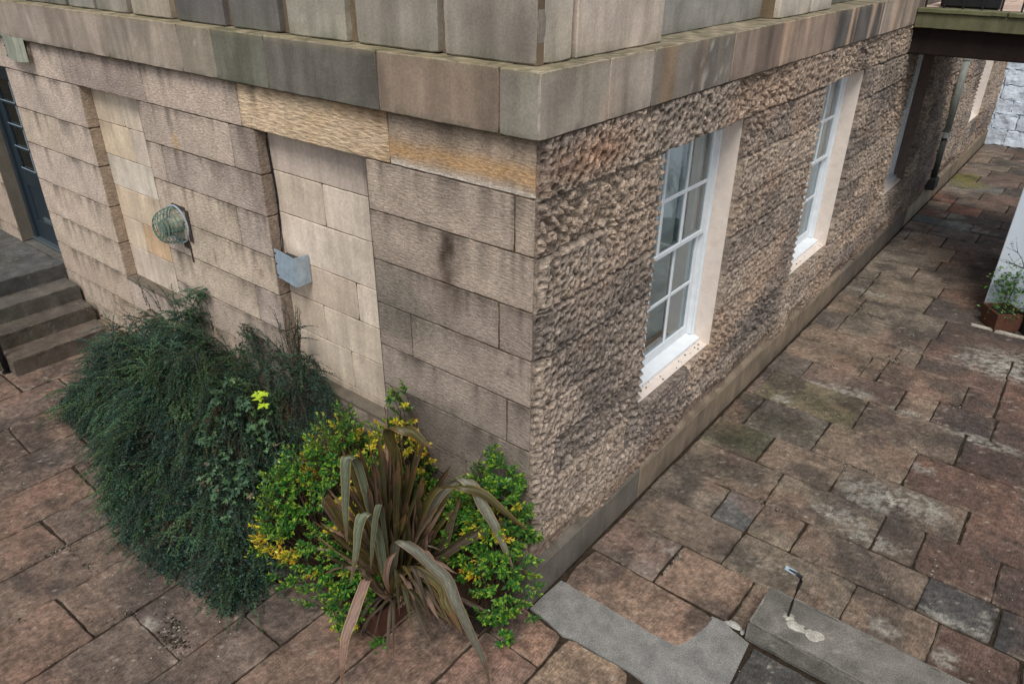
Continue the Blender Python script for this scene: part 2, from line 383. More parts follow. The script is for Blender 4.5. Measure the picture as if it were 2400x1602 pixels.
# blind window infill, set back
inf = []
def infr(z0, z1, xs, tints):
    for i in range(len(xs) - 1): inf.append((rect(xs[i], xs[i + 1], z0, z1), np.array(tints[i % len(tints)]) * 1.12))
b1 = lin(208, 192, 175); b2 = lin(202, 185, 166); b3 = lin(196, 179, 160)
infr(2.43, 2.73, [-2.30, -1.19], [lin(188, 172, 158)]); infr(2.14, 2.43, [-2.30, -1.763, -1.19], [b2, b1]); infr(1.81, 2.14, [-2.30, -1.19], [b1])
infr(1.53, 1.81, [-2.30, -1.523, -1.19], [lin(190, 172, 154), b1]); infr(1.25, 1.53, [-2.30, -1.905, -1.19], [b3, b2]); infr(.95, 1.25, [-2.30, -1.65, -1.19], [b2, b3]); infr(.85, .95, [-2.30, -1.19], [b3])
infr(2.42, 2.73, [-4.73, -4.24, -3.72], [lin(200, 182, 160), lin(204, 187, 167)]); infr(2.135, 2.42, [-4.73, -4.2, -3.72], [lin(210, 190, 164), b1])
infr(1.86, 2.135, [-4.73, -3.72], [lin(206, 194, 178)]); infr(1.575, 1.86, [-4.73, -3.72], [lin(202, 182, 158)])
infr(1.30, 1.575, [-4.73, -4.37, -3.72], [lin(200, 182, 160), lin(198, 168, 136)]); infr(.95, 1.30, [-4.73, -3.72], [lin(196, 180, 164)])
def inf_col(u, v, c, it, st):
    S, Tt, lu, lv = st
    c = c * (1 - .25 * sm(.5, .8, fbm(u * 6, v * .8, 90, 4)) * np.clip(1 - (1 - Tt) * lv / .15, 0, 1))[..., None]
    m = (np.clip((v - 2.5) / .25, 0, 1) * sm(.35, .7, fbm(u * 5, v * 3, 91, 3)) * .45)[..., None]; c = c * (1 - m) + lin(122, 112, 106) * m
    m = (np.clip(1 - abs(u + 1.33) / .018 - .3 * vn(u * 50, v * 20, 3), 0, 1) * np.clip(1 - abs(v - 2.57) / .13, 0, 1) * .9)[..., None]; c = c * (1 - m) + lin(60, 50, 44) * m
    m = (np.clip(1 - abs(u + 2.12) / .15, 0, 1) * np.clip(1 - abs(v - 1.5) / .25, 0, 1) * .4 * vn(u * 12, v * 6, 8))[..., None]; c = c * (1 - m) + lin(150, 96, 66) * m
    return c
I0_ = lambda: stones(inf, (0, .10, 0), (1, 0, 0), (0, 0, 1), (0, -1, 0), gap=.006, depth=.02, bev=.003, res=.04, seed=3, colf=inf_col, wander=.0015, amp=.0006)
# reveals at the left jambs (plane facing +x) with the pier's coursing
rev = []
for z0, z1 in ((2.36, 2.705), (2.03, 2.36), (1.67, 2.03), (1.33, 1.67), (1.0, 1.33)): rev.append((rect(0, .105, z0, z1), T(lin(150, 130, 108))))
R1 = stones(rev, (-4.70, 0, 0), (0, 1, 0), (0, 0, 1), (1, 0, 0), gap=.008, depth=.02, bev=.003, res=.03, wander=.001)
rev = []
for z0, z1 in ((2.41, 2.705), (2.12, 2.41), (1.82, 2.12), (1.53, 1.82), (1.235, 1.53), (.9, 1.235)): rev.append((rect(0, .105, z0, z1), T(lin(128, 112, 98))))
R2 = stones(rev, (-2.27, 0, 0), (0, 1, 0), (0, 0, 1), (1, 0, 0), gap=.008, depth=.02, bev=.003, res=.03, wander=.001)
bb = B()   # solid core and mortar behind the blocks
for x0, x1 in ((-9, -7.15), (-6.13, -4.70), (-3.75, -2.27), (-1.21, -.012)): bb.box(x0 + .004, x1 - .004, .009, .12, 0, 2.999)
bb.box(-9, -.012, .108, .4, 0, .75); bb.box(-6.13, -.012, .112, .4, .75, 2.99)
bb.box(-7.16, -6.12, .009, .4, 2.715, 2.998); bb.box(-4.71, -3.74, .009, .12, 2.715, 2.998); bb.box(-2.28, -1.20, .009, .12, 2.715, 2.998)
bb.box(-4.71, -3.74, .009, .12, 0, .99); bb.box(-2.28, -1.20, .009, .12, 0, .89)
# jambs on the hidden side, window beds, lintel soffits
jb = B(); jb.box(-3.752, -3.748, 0.002, .1, 1.0, 2.71); jb.box(-1.212, -1.208, .002, .1, .9, 2.71); jb.box(-4.70, -3.75, -.004, .1, .985, 1.003); jb.box(-2.27, -1.21, -.003, .1, .885, .903)
jb.box(-6.135, -6.128, .002, .18, .76, 2.71); jb.box(-7.152, -7.145, .002, .18, .76, 2.71)
M_DROVE = mat('deep_droved_stone', attr=True, rough=.9, spec=.15, noise=[(1, (13, 13, 62), .55, 1.25), (60, (1, 1, 1), .9, 1.1)], bump=[(1, (13, 13, 62), 1.0, .03)])
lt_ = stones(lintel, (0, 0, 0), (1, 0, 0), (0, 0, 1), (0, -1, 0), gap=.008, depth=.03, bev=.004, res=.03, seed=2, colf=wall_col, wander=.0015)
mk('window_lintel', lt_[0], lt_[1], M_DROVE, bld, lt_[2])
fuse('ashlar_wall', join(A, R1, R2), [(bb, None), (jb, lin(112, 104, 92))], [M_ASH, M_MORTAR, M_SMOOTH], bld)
near = [k for k in range(len(inf)) if inf[k][0][0][0] > -3]; farr = [k for k in range(len(inf)) if inf[k][0][0][0] < -3]
for ks, lo, hi in ((near, -2.30, -1.19), (farr, -4.73, -3.72)):
    part = stones([inf[k] for k in ks], (0, .10, 0), (1, 0, 0), (0, 0, 1), (0, -1, 0), gap=.006, depth=.02, bev=.003, res=.04, seed=3, colf=inf_col, wander=.0015, amp=.0006)
    ib = B(); ib.box(lo, hi, .108, .13, .85, 2.73); fuse('blind_window', part, [(ib, None)], [M_SMOOTH, M_MORTAR], bld)

# ---- band course
band = []
bx = [(-9, -8, lin(160, 140, 122)), (-8, -7.2, lin(150, 134, 120)), (-7.2, -6.4, lin(160, 146, 128)), (-6.4, -5.63, lin(158, 142, 124)), (-5.63, -4.82, lin(158, 140, 124)), (-4.82, -3.89, lin(156, 138, 120)), (-3.89, -3.63, lin(146, 132, 114)), (-3.63, -2.90, lin(150, 134, 116)),
      (-2.90, -2.50, lin(144, 132, 112)), (-2.50, -1.96, lin(112, 110, 94)), (-1.96, -1.0, lin(108, 103, 92)), (-1.0, -.185, lin(146, 122, 100)), (-.185, .052, lin(142, 134, 118))]
for x0, x1, t in bx: band.append((rect(x0, x1, 3.003, 3.305), t * 1.15))
def band_col(u, v, c, it, st):
    S, Tt, lu, lv = st; c = c * .62 + c.mean(-1, keepdims=True) * np.array([1.09, 1., .9]) * .38
    n = fbm(u * 7, v * 1.2, 100, 4)
    c = c * (1 - .26 * sm(.5, .75, n))[..., None]
    c = c * (1 + .22 * sm(.5, .8, fbm(u * 3, v * 1.5 + 7, 103, 4)))[..., None]
    m = (np.clip(1 - abs(v - 3.30) / .03, 0, 1) * .45)[..., None]; c = c * (1 - m) + lin(150, 138, 112) * m
    m = (np.clip((3.05 - v) / .05, 0, 1) * sm(.4, .7, fbm(u * 12, v * 12, 104, 3)) * .6)[..., None]; c = c * (1 - m) + lin(84, 86, 72) * m
    lic = sm(.80, .84, fbm(u * 40, v * 40, 105, 4)); c = c * (1 - .5 * lic)[..., None] + lin(190, 186, 170) * (.5 * lic)[..., None]
    m = (np.clip(1 - abs(u + 2.2) / .28, 0, 1) * .2)[..., None]; c = c * (1 - m) + lin(92, 104, 82) * m
    return c
B1 = stones(band, (0, -.05, 0), (1, 0, 0), (0, 0, 1), (0, -1, 0), gap=.005, depth=.012, bev=.004, res=.03, seed=5, colf=band_col, wander=.0015)
band = []
by = [(-.052, .53, lin(170, 156, 136)), (.53, .975, lin(176, 158, 140)), (.975, 2.005, lin(126, 116, 104)), (2.005, 3.12, lin(160, 132, 112)), (3.12, 4.035, lin(160, 130, 108)), (4.035, 5.39, lin(112, 104, 98)),
      (5.39, 6.75, lin(184, 158, 136)), (6.75, 8.2, lin(130, 118, 106)), (8.2, 9.8, lin(150, 130, 112)), (9.8, 11.4, lin(140, 126, 110)), (11.4, 13, lin(150, 130, 112)), (13, 14.5, lin(140, 126, 110)), (14.5, 15.95, lin(140, 126, 110))]
for y0, y1, t in by: band.append((rect(y0, y1, 3.003, 3.305), t * 1.14))
def band_col2(u, v, c, it, st):
    c = band_col(u + 20, v, c, it, st)
    k = sm(1.0, 2.6, u)
    n = fbm(u * 9, v * .6, 120, 4)
    c = c * (1 - .28 * k * sm(.46, .66, n))[..., None]
    m = (k * sm(.56, .72, fbm(u * 7 + 9, v * .5, 122, 4)) * .75)[..., None]; c = c * (1 - m) + lin(212, 178, 148) * m
    m = (np.clip(1 - abs(u - 1.15) / .14, 0, 1) * .6)[..., None]; c = c * (1 - m) + lin(186, 152, 116) * m
    m = (np.clip(1 - abs(u - .5) / .25 , 0, 1) * sm(.4, .7, fbm(u * 8, v * 3, 123, 3)) * .5)[..., None]; c = c * (1 - m) + lin(198, 172, 148) * m
    lic = (sm(.62, .70, fbm(u * 30, v * 12, 124, 3)) * np.clip(1 - abs(u - 1.7) / .4, 0, 1) * .7)[..., None]; c = c * (1 - lic) + lin(196, 192, 178) * lic
    return c
B2 = stones(band, (.05, 0, 0), (0, 1, 0), (0, 0, 1), (1, 0, 0), gap=.005, depth=.012, bev=.004, res=.035, seed=6, colf=band_col2, wander=.0015)
top = []
for x0, x1, t in bx: top.append((rect(x0, min(x1, .05), -.05, .2), lin(146, 134, 108)))
def top_col(u, v, c, it, st):
    m = (sm(.42, .7, fbm(u * 9, v * 9, 130, 4)) * .6)[..., None]; c = c * (1 - m) + lin(84, 84, 62) * m
    m = (sm(.55, .72, fbm(u * 30, v * 30, 131, 4)) * .6)[..., None]; return c * (1 - m) + lin(180, 168, 144) * m
B3 = stones(top, (0, 0, 3.305), (1, 0, 0), (0, 1, 0), (0, 0, 1), gap=.005, depth=.012, bev=.004, res=.02, seed=7, colf=top_col, wander=.002, amp=.002)
top = []
for y0, y1, t in by: top.append((rect(-.25, .05, max(y0, -.05) if y0 > 0 else .2, y1), lin(140, 130, 110), {'res': .03}))
B4 = stones(top, (0, 0, 3.305), (1, 0, 0), (0, 1, 0), (0, 0, 1), gap=.005, depth=.012, bev=.004, res=.02, seed=8, colf=top_col, wander=.002, amp=.002)
v_, f_, c_ = join(B1, B2, B3, B4)
BAND_ = (v_, f_, c_)
bb = B(); bb.box(-9, .044, -.044, .4, 3.0, 3.299); bb.box(-.3, .0435, .4, 15.95, 3.0005, 3.2985); fuse('band_course', BAND_, [(bb, None)], [M_SMOOTH, M_MORTAR], bld)

# ---- rusticated storey above the band
up = []
chan = [(-9.0, -8.93), (-8.2, -8.13), (-7.3, -7.23), (-6.4, -6.33), (-5.5, -5.43), (-4.67, -4.60), (-4.20, -4.14), (-3.70, -3.62), (-3.12, -3.03), (-2.49, -2.41), (-1.93, -1.84), (-1.34, -1.25), (-.66, -.615)]
ut = [lin(150, 138, 118), lin(150, 134, 112), lin(146, 136, 118), lin(140, 134, 122), lin(128, 122, 112), lin(146, 140, 130), lin(152, 144, 126), lin(176, 160, 134), lin(112, 106, 104), lin(110, 106, 100), lin(150, 144, 124), lin(148, 138, 122)]
zc = [3.308, 3.86, 4.41, 4.96, 5.5]
for r in range(4):
    for i in range(len(chan)):
        a = chan[i][1]; b = chan[i + 1][0] if i + 1 < len(chan) else .0
        if r % 2: a, b = a + .0, b
        up.append((rect(a, b - (.052 if b == 0 else 0), zc[r] + (.02 if r else 0), zc[r + 1] - .02), (ut[i % len(ut)] if i < len(ut) else lin(152, 140, 124)) * 1.1))
def up_col(u, v, c, it, st):
    c = c * .55 + c.mean(-1, keepdims=True) * np.array([1.08, 1., .90]) * .45
    m = (np.clip(1 - (v - 3.3) / .09, 0, 1) * sm(.3, .6, fbm(u * 9, v * 9, 140, 3)) * .55)[..., None]; c = c * (1 - m) + lin(104, 108, 88) * m
    c = c * (1 - .28 * sm(.5, .8, fbm(u * 6, v * 1.5, 141, 4)))[..., None]
    lic = (sm(.80, .84, fbm(u * 40, v * 40, 143, 4)) * .5)[..., None]; return c * (1 - lic) + lin(186, 182, 168) * lic
U1 = stones(up, (0, .055, 0), (1, 0, 0), (0, 0, 1), (0, -1, 0), gap=.0, depth=.06, bev=.008, res=.04, seed=9, colf=up_col, wander=.002)
up = []
ry = [(-.002, .33), (.372, 1.215)]; rt = [lin(206, 188, 162), lin(204, 182, 158)]
segs = [(.052 - .1, .33, 0, lin(206, 188, 162)), (.372, 1.215, 0, lin(204, 180, 158)), (2.955, 3.60, 0, lin(206, 190, 168)), (3.63, 4.10, 0, lin(206, 192, 174)), (5.85, 6.5, 0, lin(190, 172, 150)), (6.53, 7.4, 0, lin(180, 164, 144)), (9, 10, 0, lin(170, 150, 130)), (10.05, 12, 0, lin(170, 150, 130)), (12.1, 15.9, 0, lin(170, 150, 130))]
for r in range(4):
    for y0, y1, _, t in segs: up.append((rect(max(y0, .107), y1, zc[r] + (.02 if r else 0), zc[r + 1] - .02), t * 1.05))
U2 = stones(up, (-.05, 0, 0), (0, 1, 0), (0, 0, 1), (1, 0, 0), gap=.0, depth=.05, bev=.006, res=.05, seed=10, colf=up_col, wander=.0015)
up = []
for y0, y1, t in ((1.16, 3.0, lin(168, 162, 154)), (4.05, 5.9, lin(134, 126, 118)), (7.3, 9.1, lin(140, 130, 120))): up.append((rect(y0, y1, 3.308, 5.4), t * .92))
U3 = stones(up, (-.19, 0, 0), (0, 1, 0), (0, 0, 1), (1, 0, 0), gap=.0, depth=.02, bev=.004, res=.06, seed=11, colf=up_col, wander=.001)
v_, f_, c_ = join(U1, U2, U3)
UP_ = (v_, f_, c_)
bb = B(); bb.box(-9, -.104, .101, .5, 3.309, 5.45); bb.box(-.5, -.092, .12, 1.22, 3.3092, 5.452); bb.box(-.5, -.0922, 2.95, 4.105, 3.3092, 5.452)
bb.box(-.5, -.0922, 5.845, 7.405, 3.3092, 5.452); bb.box(-.5, -.0922, 8.995, 15.9, 3.3092, 5.452); bb.box(-.5, -.198, 1.2, 9, 3.3094, 5.4524)
bb.box(-.105, -.052, .06, .11, 3.3095, 5.4526)
fuse('upper_wall', UP_, [(bb, lin(120, 104, 84))], [M_SMOOTH, M_SMOOTH], bld)

# ---- rough knobbly wall on the right face
WIN = [(1.24, 2.46), (4.15, 5.36), (7.42, 8.62), (12.85, 14.1)]; WZ = (.87, 2.705)
ys = [0.012]
while ys[-1] < 15.9:
    y = ys[-1]; ys.append(y + max(.0095, .0024 * (y + 3.4)))
ys = np.array(ys)
for a, b in WIN:
    for e in (a, b): ys[np.argmin(abs(ys - e))] = e
zs = np.arange(.30, 3.001, .0112); zs[-1] = 3.0
for e in WZ: zs[np.argmin(abs(zs - e))] = e
Y, Z = np.meshgrid(ys, zs)
# coursing
cz = np.array([.3, .6, .9, 1.2, 1.5, 1.81, 2.10, 2.41, 2.70, 3.0])
dj = np.full(Y.shape, 9.); rowi = np.searchsorted(cz, Z) 
wob = .010 * (fbm(Y * 6, Z * 6, 200, 3) - .5) * 2
for z in cz[1:-1]: dj = np.minimum(dj, abs(Z - z + wob))
for r in range(1, len(cz)):
    off = hsh(np.array([r]), np.array([3]), 5)[0] * .9; L_ = .85 + .3 * hsh(np.array([r]), np.array([4]), 6)[0]
    pos = (Y + off + wob) / L_; dd = abs(pos - np.round(pos)) * L_
    dj = np.where(rowi == r, np.minimum(dj, dd), dj)
blk = hsh(rowi, np.floor((Y + hsh(rowi, rowi * 0 + 3, 5) * .9) / (.85 + .3 * hsh(rowi, rowi * 0 + 4, 6)) + .5), 9)
wx = Y + .06 * (fbm(Y * 11, Z * 11, 210, 3) - .5); wz = Z + .06 * (fbm(Y * 11 + 7, Z * 11, 211, 3) - .5)
d1, d2, cid = worley(wx / .056, wz / .044, 220, .98)
e1, e2, cid2 = worley(wx / .026, wz / .022, 230, .9)
knob = np.clip(1 - (d1 / .80) ** 2, 0, 1) * (.35 + .65 * cid); crev = sm(0, .22, d2 - d1)
g1, g2, gid = worley(Y / .060 + .25 * fbm(Y * 5, Z * 5, 270, 2), Z / .052 + .25 * fbm(Y * 5 + 3, Z * 5, 271, 2) - Y * .12, 272, .62)
pit = np.clip(1.2 - g1 / .32, 0, 1) ** .8 * (.35 + .65 * gid)
pm = sm(.34, .52, blk * .55 + .6 * fbm(Y * 1.9, Z * 2.6, 273, 3))      # blocks picked with a point, others scabbled
Hk = .040 * knob * (.35 + .65 * crev) + .014 * np.clip(1 - e1 ** 2, 0, 1) * cid2
Hp = .042 - .044 * pit + .010 * np.clip(1 - e1 ** 2, 0, 1) * cid2 + .010 * (fbm(Y * 18, Z * 18, 274, 3) - .4)
H = Hk * (1 - pm) + Hp * pm + .012 * (fbm(Y * 5, Z * 5, 240, 3) - .3) + .014 * (fbm(Y * 34, Z * 34, 241, 3) - .5)
H *= (1 - .8 * np.clip(1 - dj / .012, 0, 1))
for a_, b_ in WIN:     # boldly punched stones at the near jambs
    wgt = np.clip(1 - (a_ - Y) / .07, 0, 1) * (Y <= a_ + .001); tooth = np.abs(((Z / .064 + .25 * fbm(Z * 4, Z * 0 + a_, 280, 2)) % 1) - .5) * 2
    H = H * (1 - wgt) + (.006 + .046 * (1 - tooth) ** .8) * wgt
soft = np.clip((Z - .36) / .12, 0, 1) + np.clip((fbm(Y * 2.2, Z * 0 + 1, 250, 2) - .45) * 6, 0, 1); soft = np.clip(soft, .12, 1)
H *= soft
H = np.maximum(H, .0015)
# margin at the corner arris
H *= .35 + .65 * np.clip((Y - .0) / .05, 0, 1)
base = lin(172, 153, 136)
alt = [lin(184, 158, 134), lin(126, 116, 110), lin(178, 158, 138), lin(150, 136, 124), lin(186, 166, 146)]
bi = np.clip((blk * len(alt)).astype(int), 0, len(alt) - 1)
Cc = np.array(alt)[bi] * .5 + base * .5
Cc = Cc * ((.72 + .5 * cid) * (1 - pm) + (1.10 - .88 * pit) * pm)[..., None] * (.80 + .38 * cid2)[..., None]
m = (sm(.50, .72, fbm(Y * 1.6, Z * 1.6, 260, 4)) * .50)[..., None]; Cc = Cc * (1 - m) + lin(98, 91, 88) * (.5 + .8 * cid2)[..., None] * m
m = (sm(.56, .74, fbm(Y * 1.9 + 4, Z * 2.4, 261, 4)) * .32)[..., None]; Cc = Cc * (1 - m) + lin(190, 150, 120) * m
m = (np.clip(1 - np.hypot((Y - .5) / .45, (Z - 2.85) / .15), 0, 1) * .7)[..., None]; Cc = Cc * (1 - m) + lin(186, 130, 92) * m
m = (np.clip(1 - (Z - .3) / .65, 0, 1) * sm(.35, .6, fbm(Y * 2, Z * 3, 262, 3)) * .6 * sm(.8, 1.8, Y))[..., None]; Cc = Cc * (1 - m) + lin(100, 90, 88) * m
m = (np.clip(1 - (Z - .3) / .25, 0, 1) * .45)[..., None]; Cc = Cc * (1 - m) + lin(150, 118, 88) * m
m = (np.maximum((1 - sm(.0, .14, d2 - d1)) * .4, np.clip(1 - dj / .010, 0, 1) * .5))[..., None]; Cc = Cc * (1 - m) + lin(70, 58, 50) * m
m = (np.clip(1 - abs(Z - 2.70 + wob) / .009, 0, 1) * np.clip(1 - abs(Y - .75) / .5, 0, 1) * .75)[..., None]; Cc = Cc * (1 - m) + lin(205, 195, 182) * m
Cc = (Cc * .80 + Cc.mean(-1, keepdims=True) * np.array([1.10, 1., .90]) * .22) * .86
nz_, ny_ = Y.shape
X = np.stack([H, Y, Z], -1); idx = np.arange(nz_ * ny_).reshape(nz_, ny_)
keep = np.ones((nz_ - 1, ny_ - 1), bool); ym = (ys[:-1] + ys[1:]) / 2; zm = (zs[:-1] + zs[1:]) / 2
for a, b in WIN: keep[np.ix_((zm > WZ[0]) & (zm < WZ[1]), (ym > a) & (ym < b))] = False
F = np.stack([idx[:-1, :-1], idx[:-1, 1:], idx[1:, 1:], idx[1:, :-1]], -1)[keep]
Vx = X.reshape(-1, 3); Cx = np.clip(Cc, 0, 1).reshape(-1, 3)
# skirts round the openings
sv = []; sf = []; scol = []; n0 = len(Vx)
def skirt(ids):
    global n0
    a = Vx[ids].copy(); b = a.copy(); b[:, 0] = -.012
    n = len(ids); sv.append(b); scol.append(Cx[ids]); 
    for i in range(n - 1): sf.append((ids[i], ids[i + 1], n0 + i + 1, n0 + i))
    n0 += n
k0 = int(np.argmin(abs(zs - WZ[0]))); k1 = int(np.argmin(abs(zs - WZ[1])))
for a, b in WIN:
    j0 = int(np.argmin(abs(ys - a))); j1 = int(np.argmin(abs(ys - b)))
    skirt(idx[k0:k1 + 1, j0]); skirt(idx[k0:k1 + 1, j1]); skirt(idx[k0, j0:j1 + 1]); skirt(idx[k1, j0:j1 + 1])
skirt(idx[:, 0])
Vx = np.concatenate([Vx] + sv); Cx = np.concatenate([Cx] + scol); F = np.concatenate([F, np.array(sf)])
mk('rock_faced_wall', Vx, F, M_ROCK, bld, Cx)
# ---- plinth
pl = []
yy = [-.045, 1.35, 2.7, 4.5, 6.2, 7.6, 9.3, 11.0, 12.8, 14.4, 15.95]; pt = [lin(112, 106, 96), lin(140, 124, 106), lin(146, 130, 110), lin(140, 124, 106), lin(120, 110, 100), lin(110, 102, 94), lin(150, 140, 122), lin(140, 126, 108), lin(146, 130, 108), lin(140, 126, 108)]
for i in range(10): pl.append((rect(yy[i], yy[i + 1], .0, .285), pt[i] * .95, {'res': .04}))
def pl_col(u, v, c, it, st):
    m = (np.clip(1 - v / .12, 0, 1) * .4)[..., None]; c = c * (1 - m) + lin(96, 84, 74) * m
    return c * (1 - .3 * sm(.5, .75, fbm(u * 5, v * 3, 300, 4)))[..., None]
P1 = stones(pl, (.05, 0, 0), (0, 1, 0), (0, 0, 1), (1, 0, 0), gap=.006, depth=.02, bev=.006, res=.04, seed=12, colf=pl_col)
pl2 = [(rect(yy[i], yy[i + 1], 0, .068), pt[i] * 1.08) for i in range(10)]
P2 = stones(pl2, (.05, 0, .286), (0, 1, 0), (-.82, 0, .57), (.57, 0, .82), gap=.006, depth=.01, bev=.003, res=.03, seed=13, colf=pl_col)
pl3 = [(rect(-1.2, .05, 0, .285), lin(112, 106, 96)), (rect(-3.4, -1.2, 0, .285), lin(112, 106, 96))]
P3 = stones(pl3, (0, -.045, 0), (1, 0, 0), (0, 0, 1), (0, -1, 0), gap=.006, depth=.02, bev=.006, res=.05, seed=14, colf=pl_col)
v_, f_, c_ = join(P1, P2, P3)
PL_ = (v_, f_, c_)
bb = B(); bb.box(-3.4, .046, -.041, -.006, 0, .29); bb.box(-.2, .0455, -.006, 15.95, .0, .289); fuse('plinth', PL_, [(bb, lin(120, 112, 98))], [M_SMOOTH, M_SMOOTH], bld)
# solid mass behind the rough wall between windows
bb = B(); e = [(.0, 1.23)] + [(WIN[i][1] + .01, WIN[i + 1][0] - .01) for i in range(3)] + [(14.11, 15.9)]
for a, b in e: bb.box(-.3, -.012, a + .004, b, .29, 2.998)
for a, b in WIN: bb.box(-.3, -.0121, a - .01, b + .01, .2905, WZ[0] - .012); bb.box(-.3, -.0121, a - .01, b + .01, WZ[1] + .012, 2.9982)
bb.build('rear_masonry', M_MORTAR, bld)

# ---- sash windows
def window(y0, y1, style):
    w = root_part('window', (0, y0, 0))
    Wd = y1 - y0; z0, z1 = WZ
    b = B()   # stone reveal: right jamb, left jamb, head, sloping stone sill
    b.box(-.145, -.001, Wd - .004, Wd + .004, z0 - .03, z1); b.box(-.145, -.001, -.004, .004, z0 - .03, z1); b.box(-.145, -.001, 0, Wd, z1 - .003, z1 + .006)
    for zj in (1.33, 1.82, 2.3): b.box(-.146, .0, Wd - .0052, Wd + .002, zj, zj + .003)
    rv = b.build('reveal', M_REVEAL, w)
    b = B(); b.add([(.012, .004, z0 - .012), (.012, Wd - .004, z0 - .012), (-.17, Wd - .004, z0 + .035), (-.17, .004, z0 + .035), (.012, .004, z0 - .035), (.012, Wd - .004, z0 - .035), (-.17, Wd - .004, z0 - .035), (-.17, .004, z0 - .035)],
                   [(0, 1, 2, 3), (4, 7, 6, 5), (0, 4, 5, 1), (1, 5, 6, 2), (2, 6, 7, 3), (3, 7, 4, 0)])
    b.build('stone_sill', M_REVEAL, w)
    # box frame
    b = B(); fx0, fx1 = -.215, -.135; sa = .05
    b.box(fx0, fx1, .004, .035, z0 + .03, z1 - .004, .003); b.box(fx0, fx1, Wd - .035, Wd - .004, z0 + .03, z1 - .004, .003)
    b.box(fx0, fx1 - .001, .035, Wd - .035, z1 - .035, z1 - .005, .003)
    b.box(fx0, -.150, Wd - .055, Wd - .034, z0 + .07, z1 - .035, .002); b.box(fx0, -.150, .034, .055, z0 + .07, z1 - .035, .002)
    b.build('window_frame', M_WHITE, w)
    b = B(); b.add([(-.088, .006, z0 + .016), (-.088, Wd - .006, z0 + .016), (-.088, Wd - .006, z0 + .040), (-.088, .006, z0 + .040), (-.20, .006, z0 + .072), (-.20, Wd - .006, z0 + .072), (-.20, .006, z0 + .01), (-.20, Wd - .006, z0 + .01)],
                   [(0, 1, 2, 3), (3, 2, 5, 4), (4, 5, 7, 6), (0, 6, 7, 1), (0, 3, 4, 6), (1, 7, 5, 2)])
    b.build('timber_sill', M_WHITE, w)
    ins = .055; zb = z0 + .072; zm_ = 1.835; zt = z1 - .035; a, c = ins, Wd - ins; ww = c - a
    def sash(name, xf, xb, s0, s1, bot, topr):
        b = B(); st = .045
        b.box(xb, xf, a, a + st, s0, s1, .003); b.box(xb, xf, c - st, c, s0, s1, .003)
        b.box(xb, xf - .0015, a + st, c - st, s0, s0 + bot, .003); b.box(xb, xf - .0015, a + st, c - st, s1 - topr, s1, .003)
        g0, g1 = s0 + bot, s1 - topr; y_0, y_1 = a + st, c - st
        for i in (1, 2):
            yc = y_0 + (y_1 - y_0) * i / 3; b.box(xb + .006, xf - .004, yc - .014, yc + .014, g0 - .001, g1 + .001, .003)
        zc_ = (g0 + g1) / 2; b.box(xb + .0065, xf - .0055, y_0 - .001, y_1 + .001, zc_ - .014, zc_ + .014, .003)
        o = b.build(name, M_WHITE, w)
        xg = (xf + xb) / 2; mk('pane', [(xg, y_0, g0), (xg, y_1, g0), (xg, y_1, g1), (xg, y_0, g1)], [(0, 1, 2, 3)], M_GLASS, o)
    sash('upper_sash', -.155, -.185, zm_ - .012, zt, .035, .04)
    sash('lower_sash', -.188, -.215, zb, zm_ + .018, .075, .04)
    # what stands behind the glass: folded shutters, room
    b = B(); b.box(-.42, -.222, c - .09, c - .02, zb, zt, .004); b.box(-.42, -.222, a + .02, a + .09, zb, zt, .004)
    b.box(-.46, -.44, c - .28, c - .06, zb, zt, .004)
    b.build('shutter', M_SHUT, w)
    b = B(); b.box(-.36, -.352, .02, Wd - .17, zb + .02, zt, .002); b.build('glass_backing_board', M_BOARD, w)  # pale board added behind the panes to brighten the glass
    b = B(); b.box(-1.3, -1.25, -.4, Wd + .4, .3, 2.95); b.box(-1.3, -.3, -.4, -.35, .3, 2.95); b.box(-1.3, -.3, Wd + .35, Wd + .4, .3, 2.95); b.box(-1.3, -.3, -.4, Wd + .4, 2.95, 3); b.box(-1.3, -.3, -.4, Wd + .4, .25, .3)
    b.build('room_lining', M_INT, w)
    return w
def root_part(name, loc):
    o = bpy.data.objects.new(name, None); COL.objects.link(o); o.parent = bld; o.location = loc; o.empty_display_size = .1; return o
win0 = window(*WIN[0], 0)
for a, b in WIN[1:]:
    c = win0.copy(); COL.objects.link(c); c.parent = bld; c.location = (0, a, 0)
    s = (b - a) / (WIN[0][1] - WIN[0][0]); c.scale = (1, s, 1)
    for ch in win0.children:
        d = ch.copy(); COL.objects.link(d); d.parent = c
        if abs(a - 7.42) < .01 and ch.name.startswith('reveal'): d.data = ch.data.copy(); d.data.materials[0] = M_SHADEREV
        for g in ch.children:
            h = g.copy(); COL.objects.link(h); h.parent = d

# ---- door in the left face
door = root_part('door', (0, 0, 0))
x0, x1, z0, z1 = -7.145, -6.135, .765, 2.71
b = B(); b.box(x0, x0 + .07, .13, .21, z0, z1, .004); b.box(x1 - .07, x1, .13, .21, z0, z1, .004); b.box(x0 + .07, x1 - .07, .131, .21, z1 - .08, z1, .004); b.build('door_frame', M_TEAL, door)
b = B(); X0, X1 = x0 + .072, x1 - .072; b.box(X0, X0 + .10, .16, .20, z0 + .02, z1 - .085, .004); b.box(X1 - .10, X1, .16, .20, z0 + .02, z1 - .085, .004)
b.box(X0 + .1, X1 - .1, .161, .20, z0 + .02, z0 + .24, .004); b.box(X0 + .1, X1 - .1, .161, .20, 1.40, 1.58, .004); b.box(X0 + .1, X1 - .1, .161, .20, z1 - .19, z1 - .085, .004)
xm = (X0 + X1) / 2; b.box(xm - .05, xm + .05, .1615, .20, z0 + .24, 1.40, .004); b.box(xm + .02, X1 - .1, .163, .20, 1.58, z1 - .19, .004); b.box(X0 + .1, X1 - .1, .174, .196, z0 + .24, 1.40)
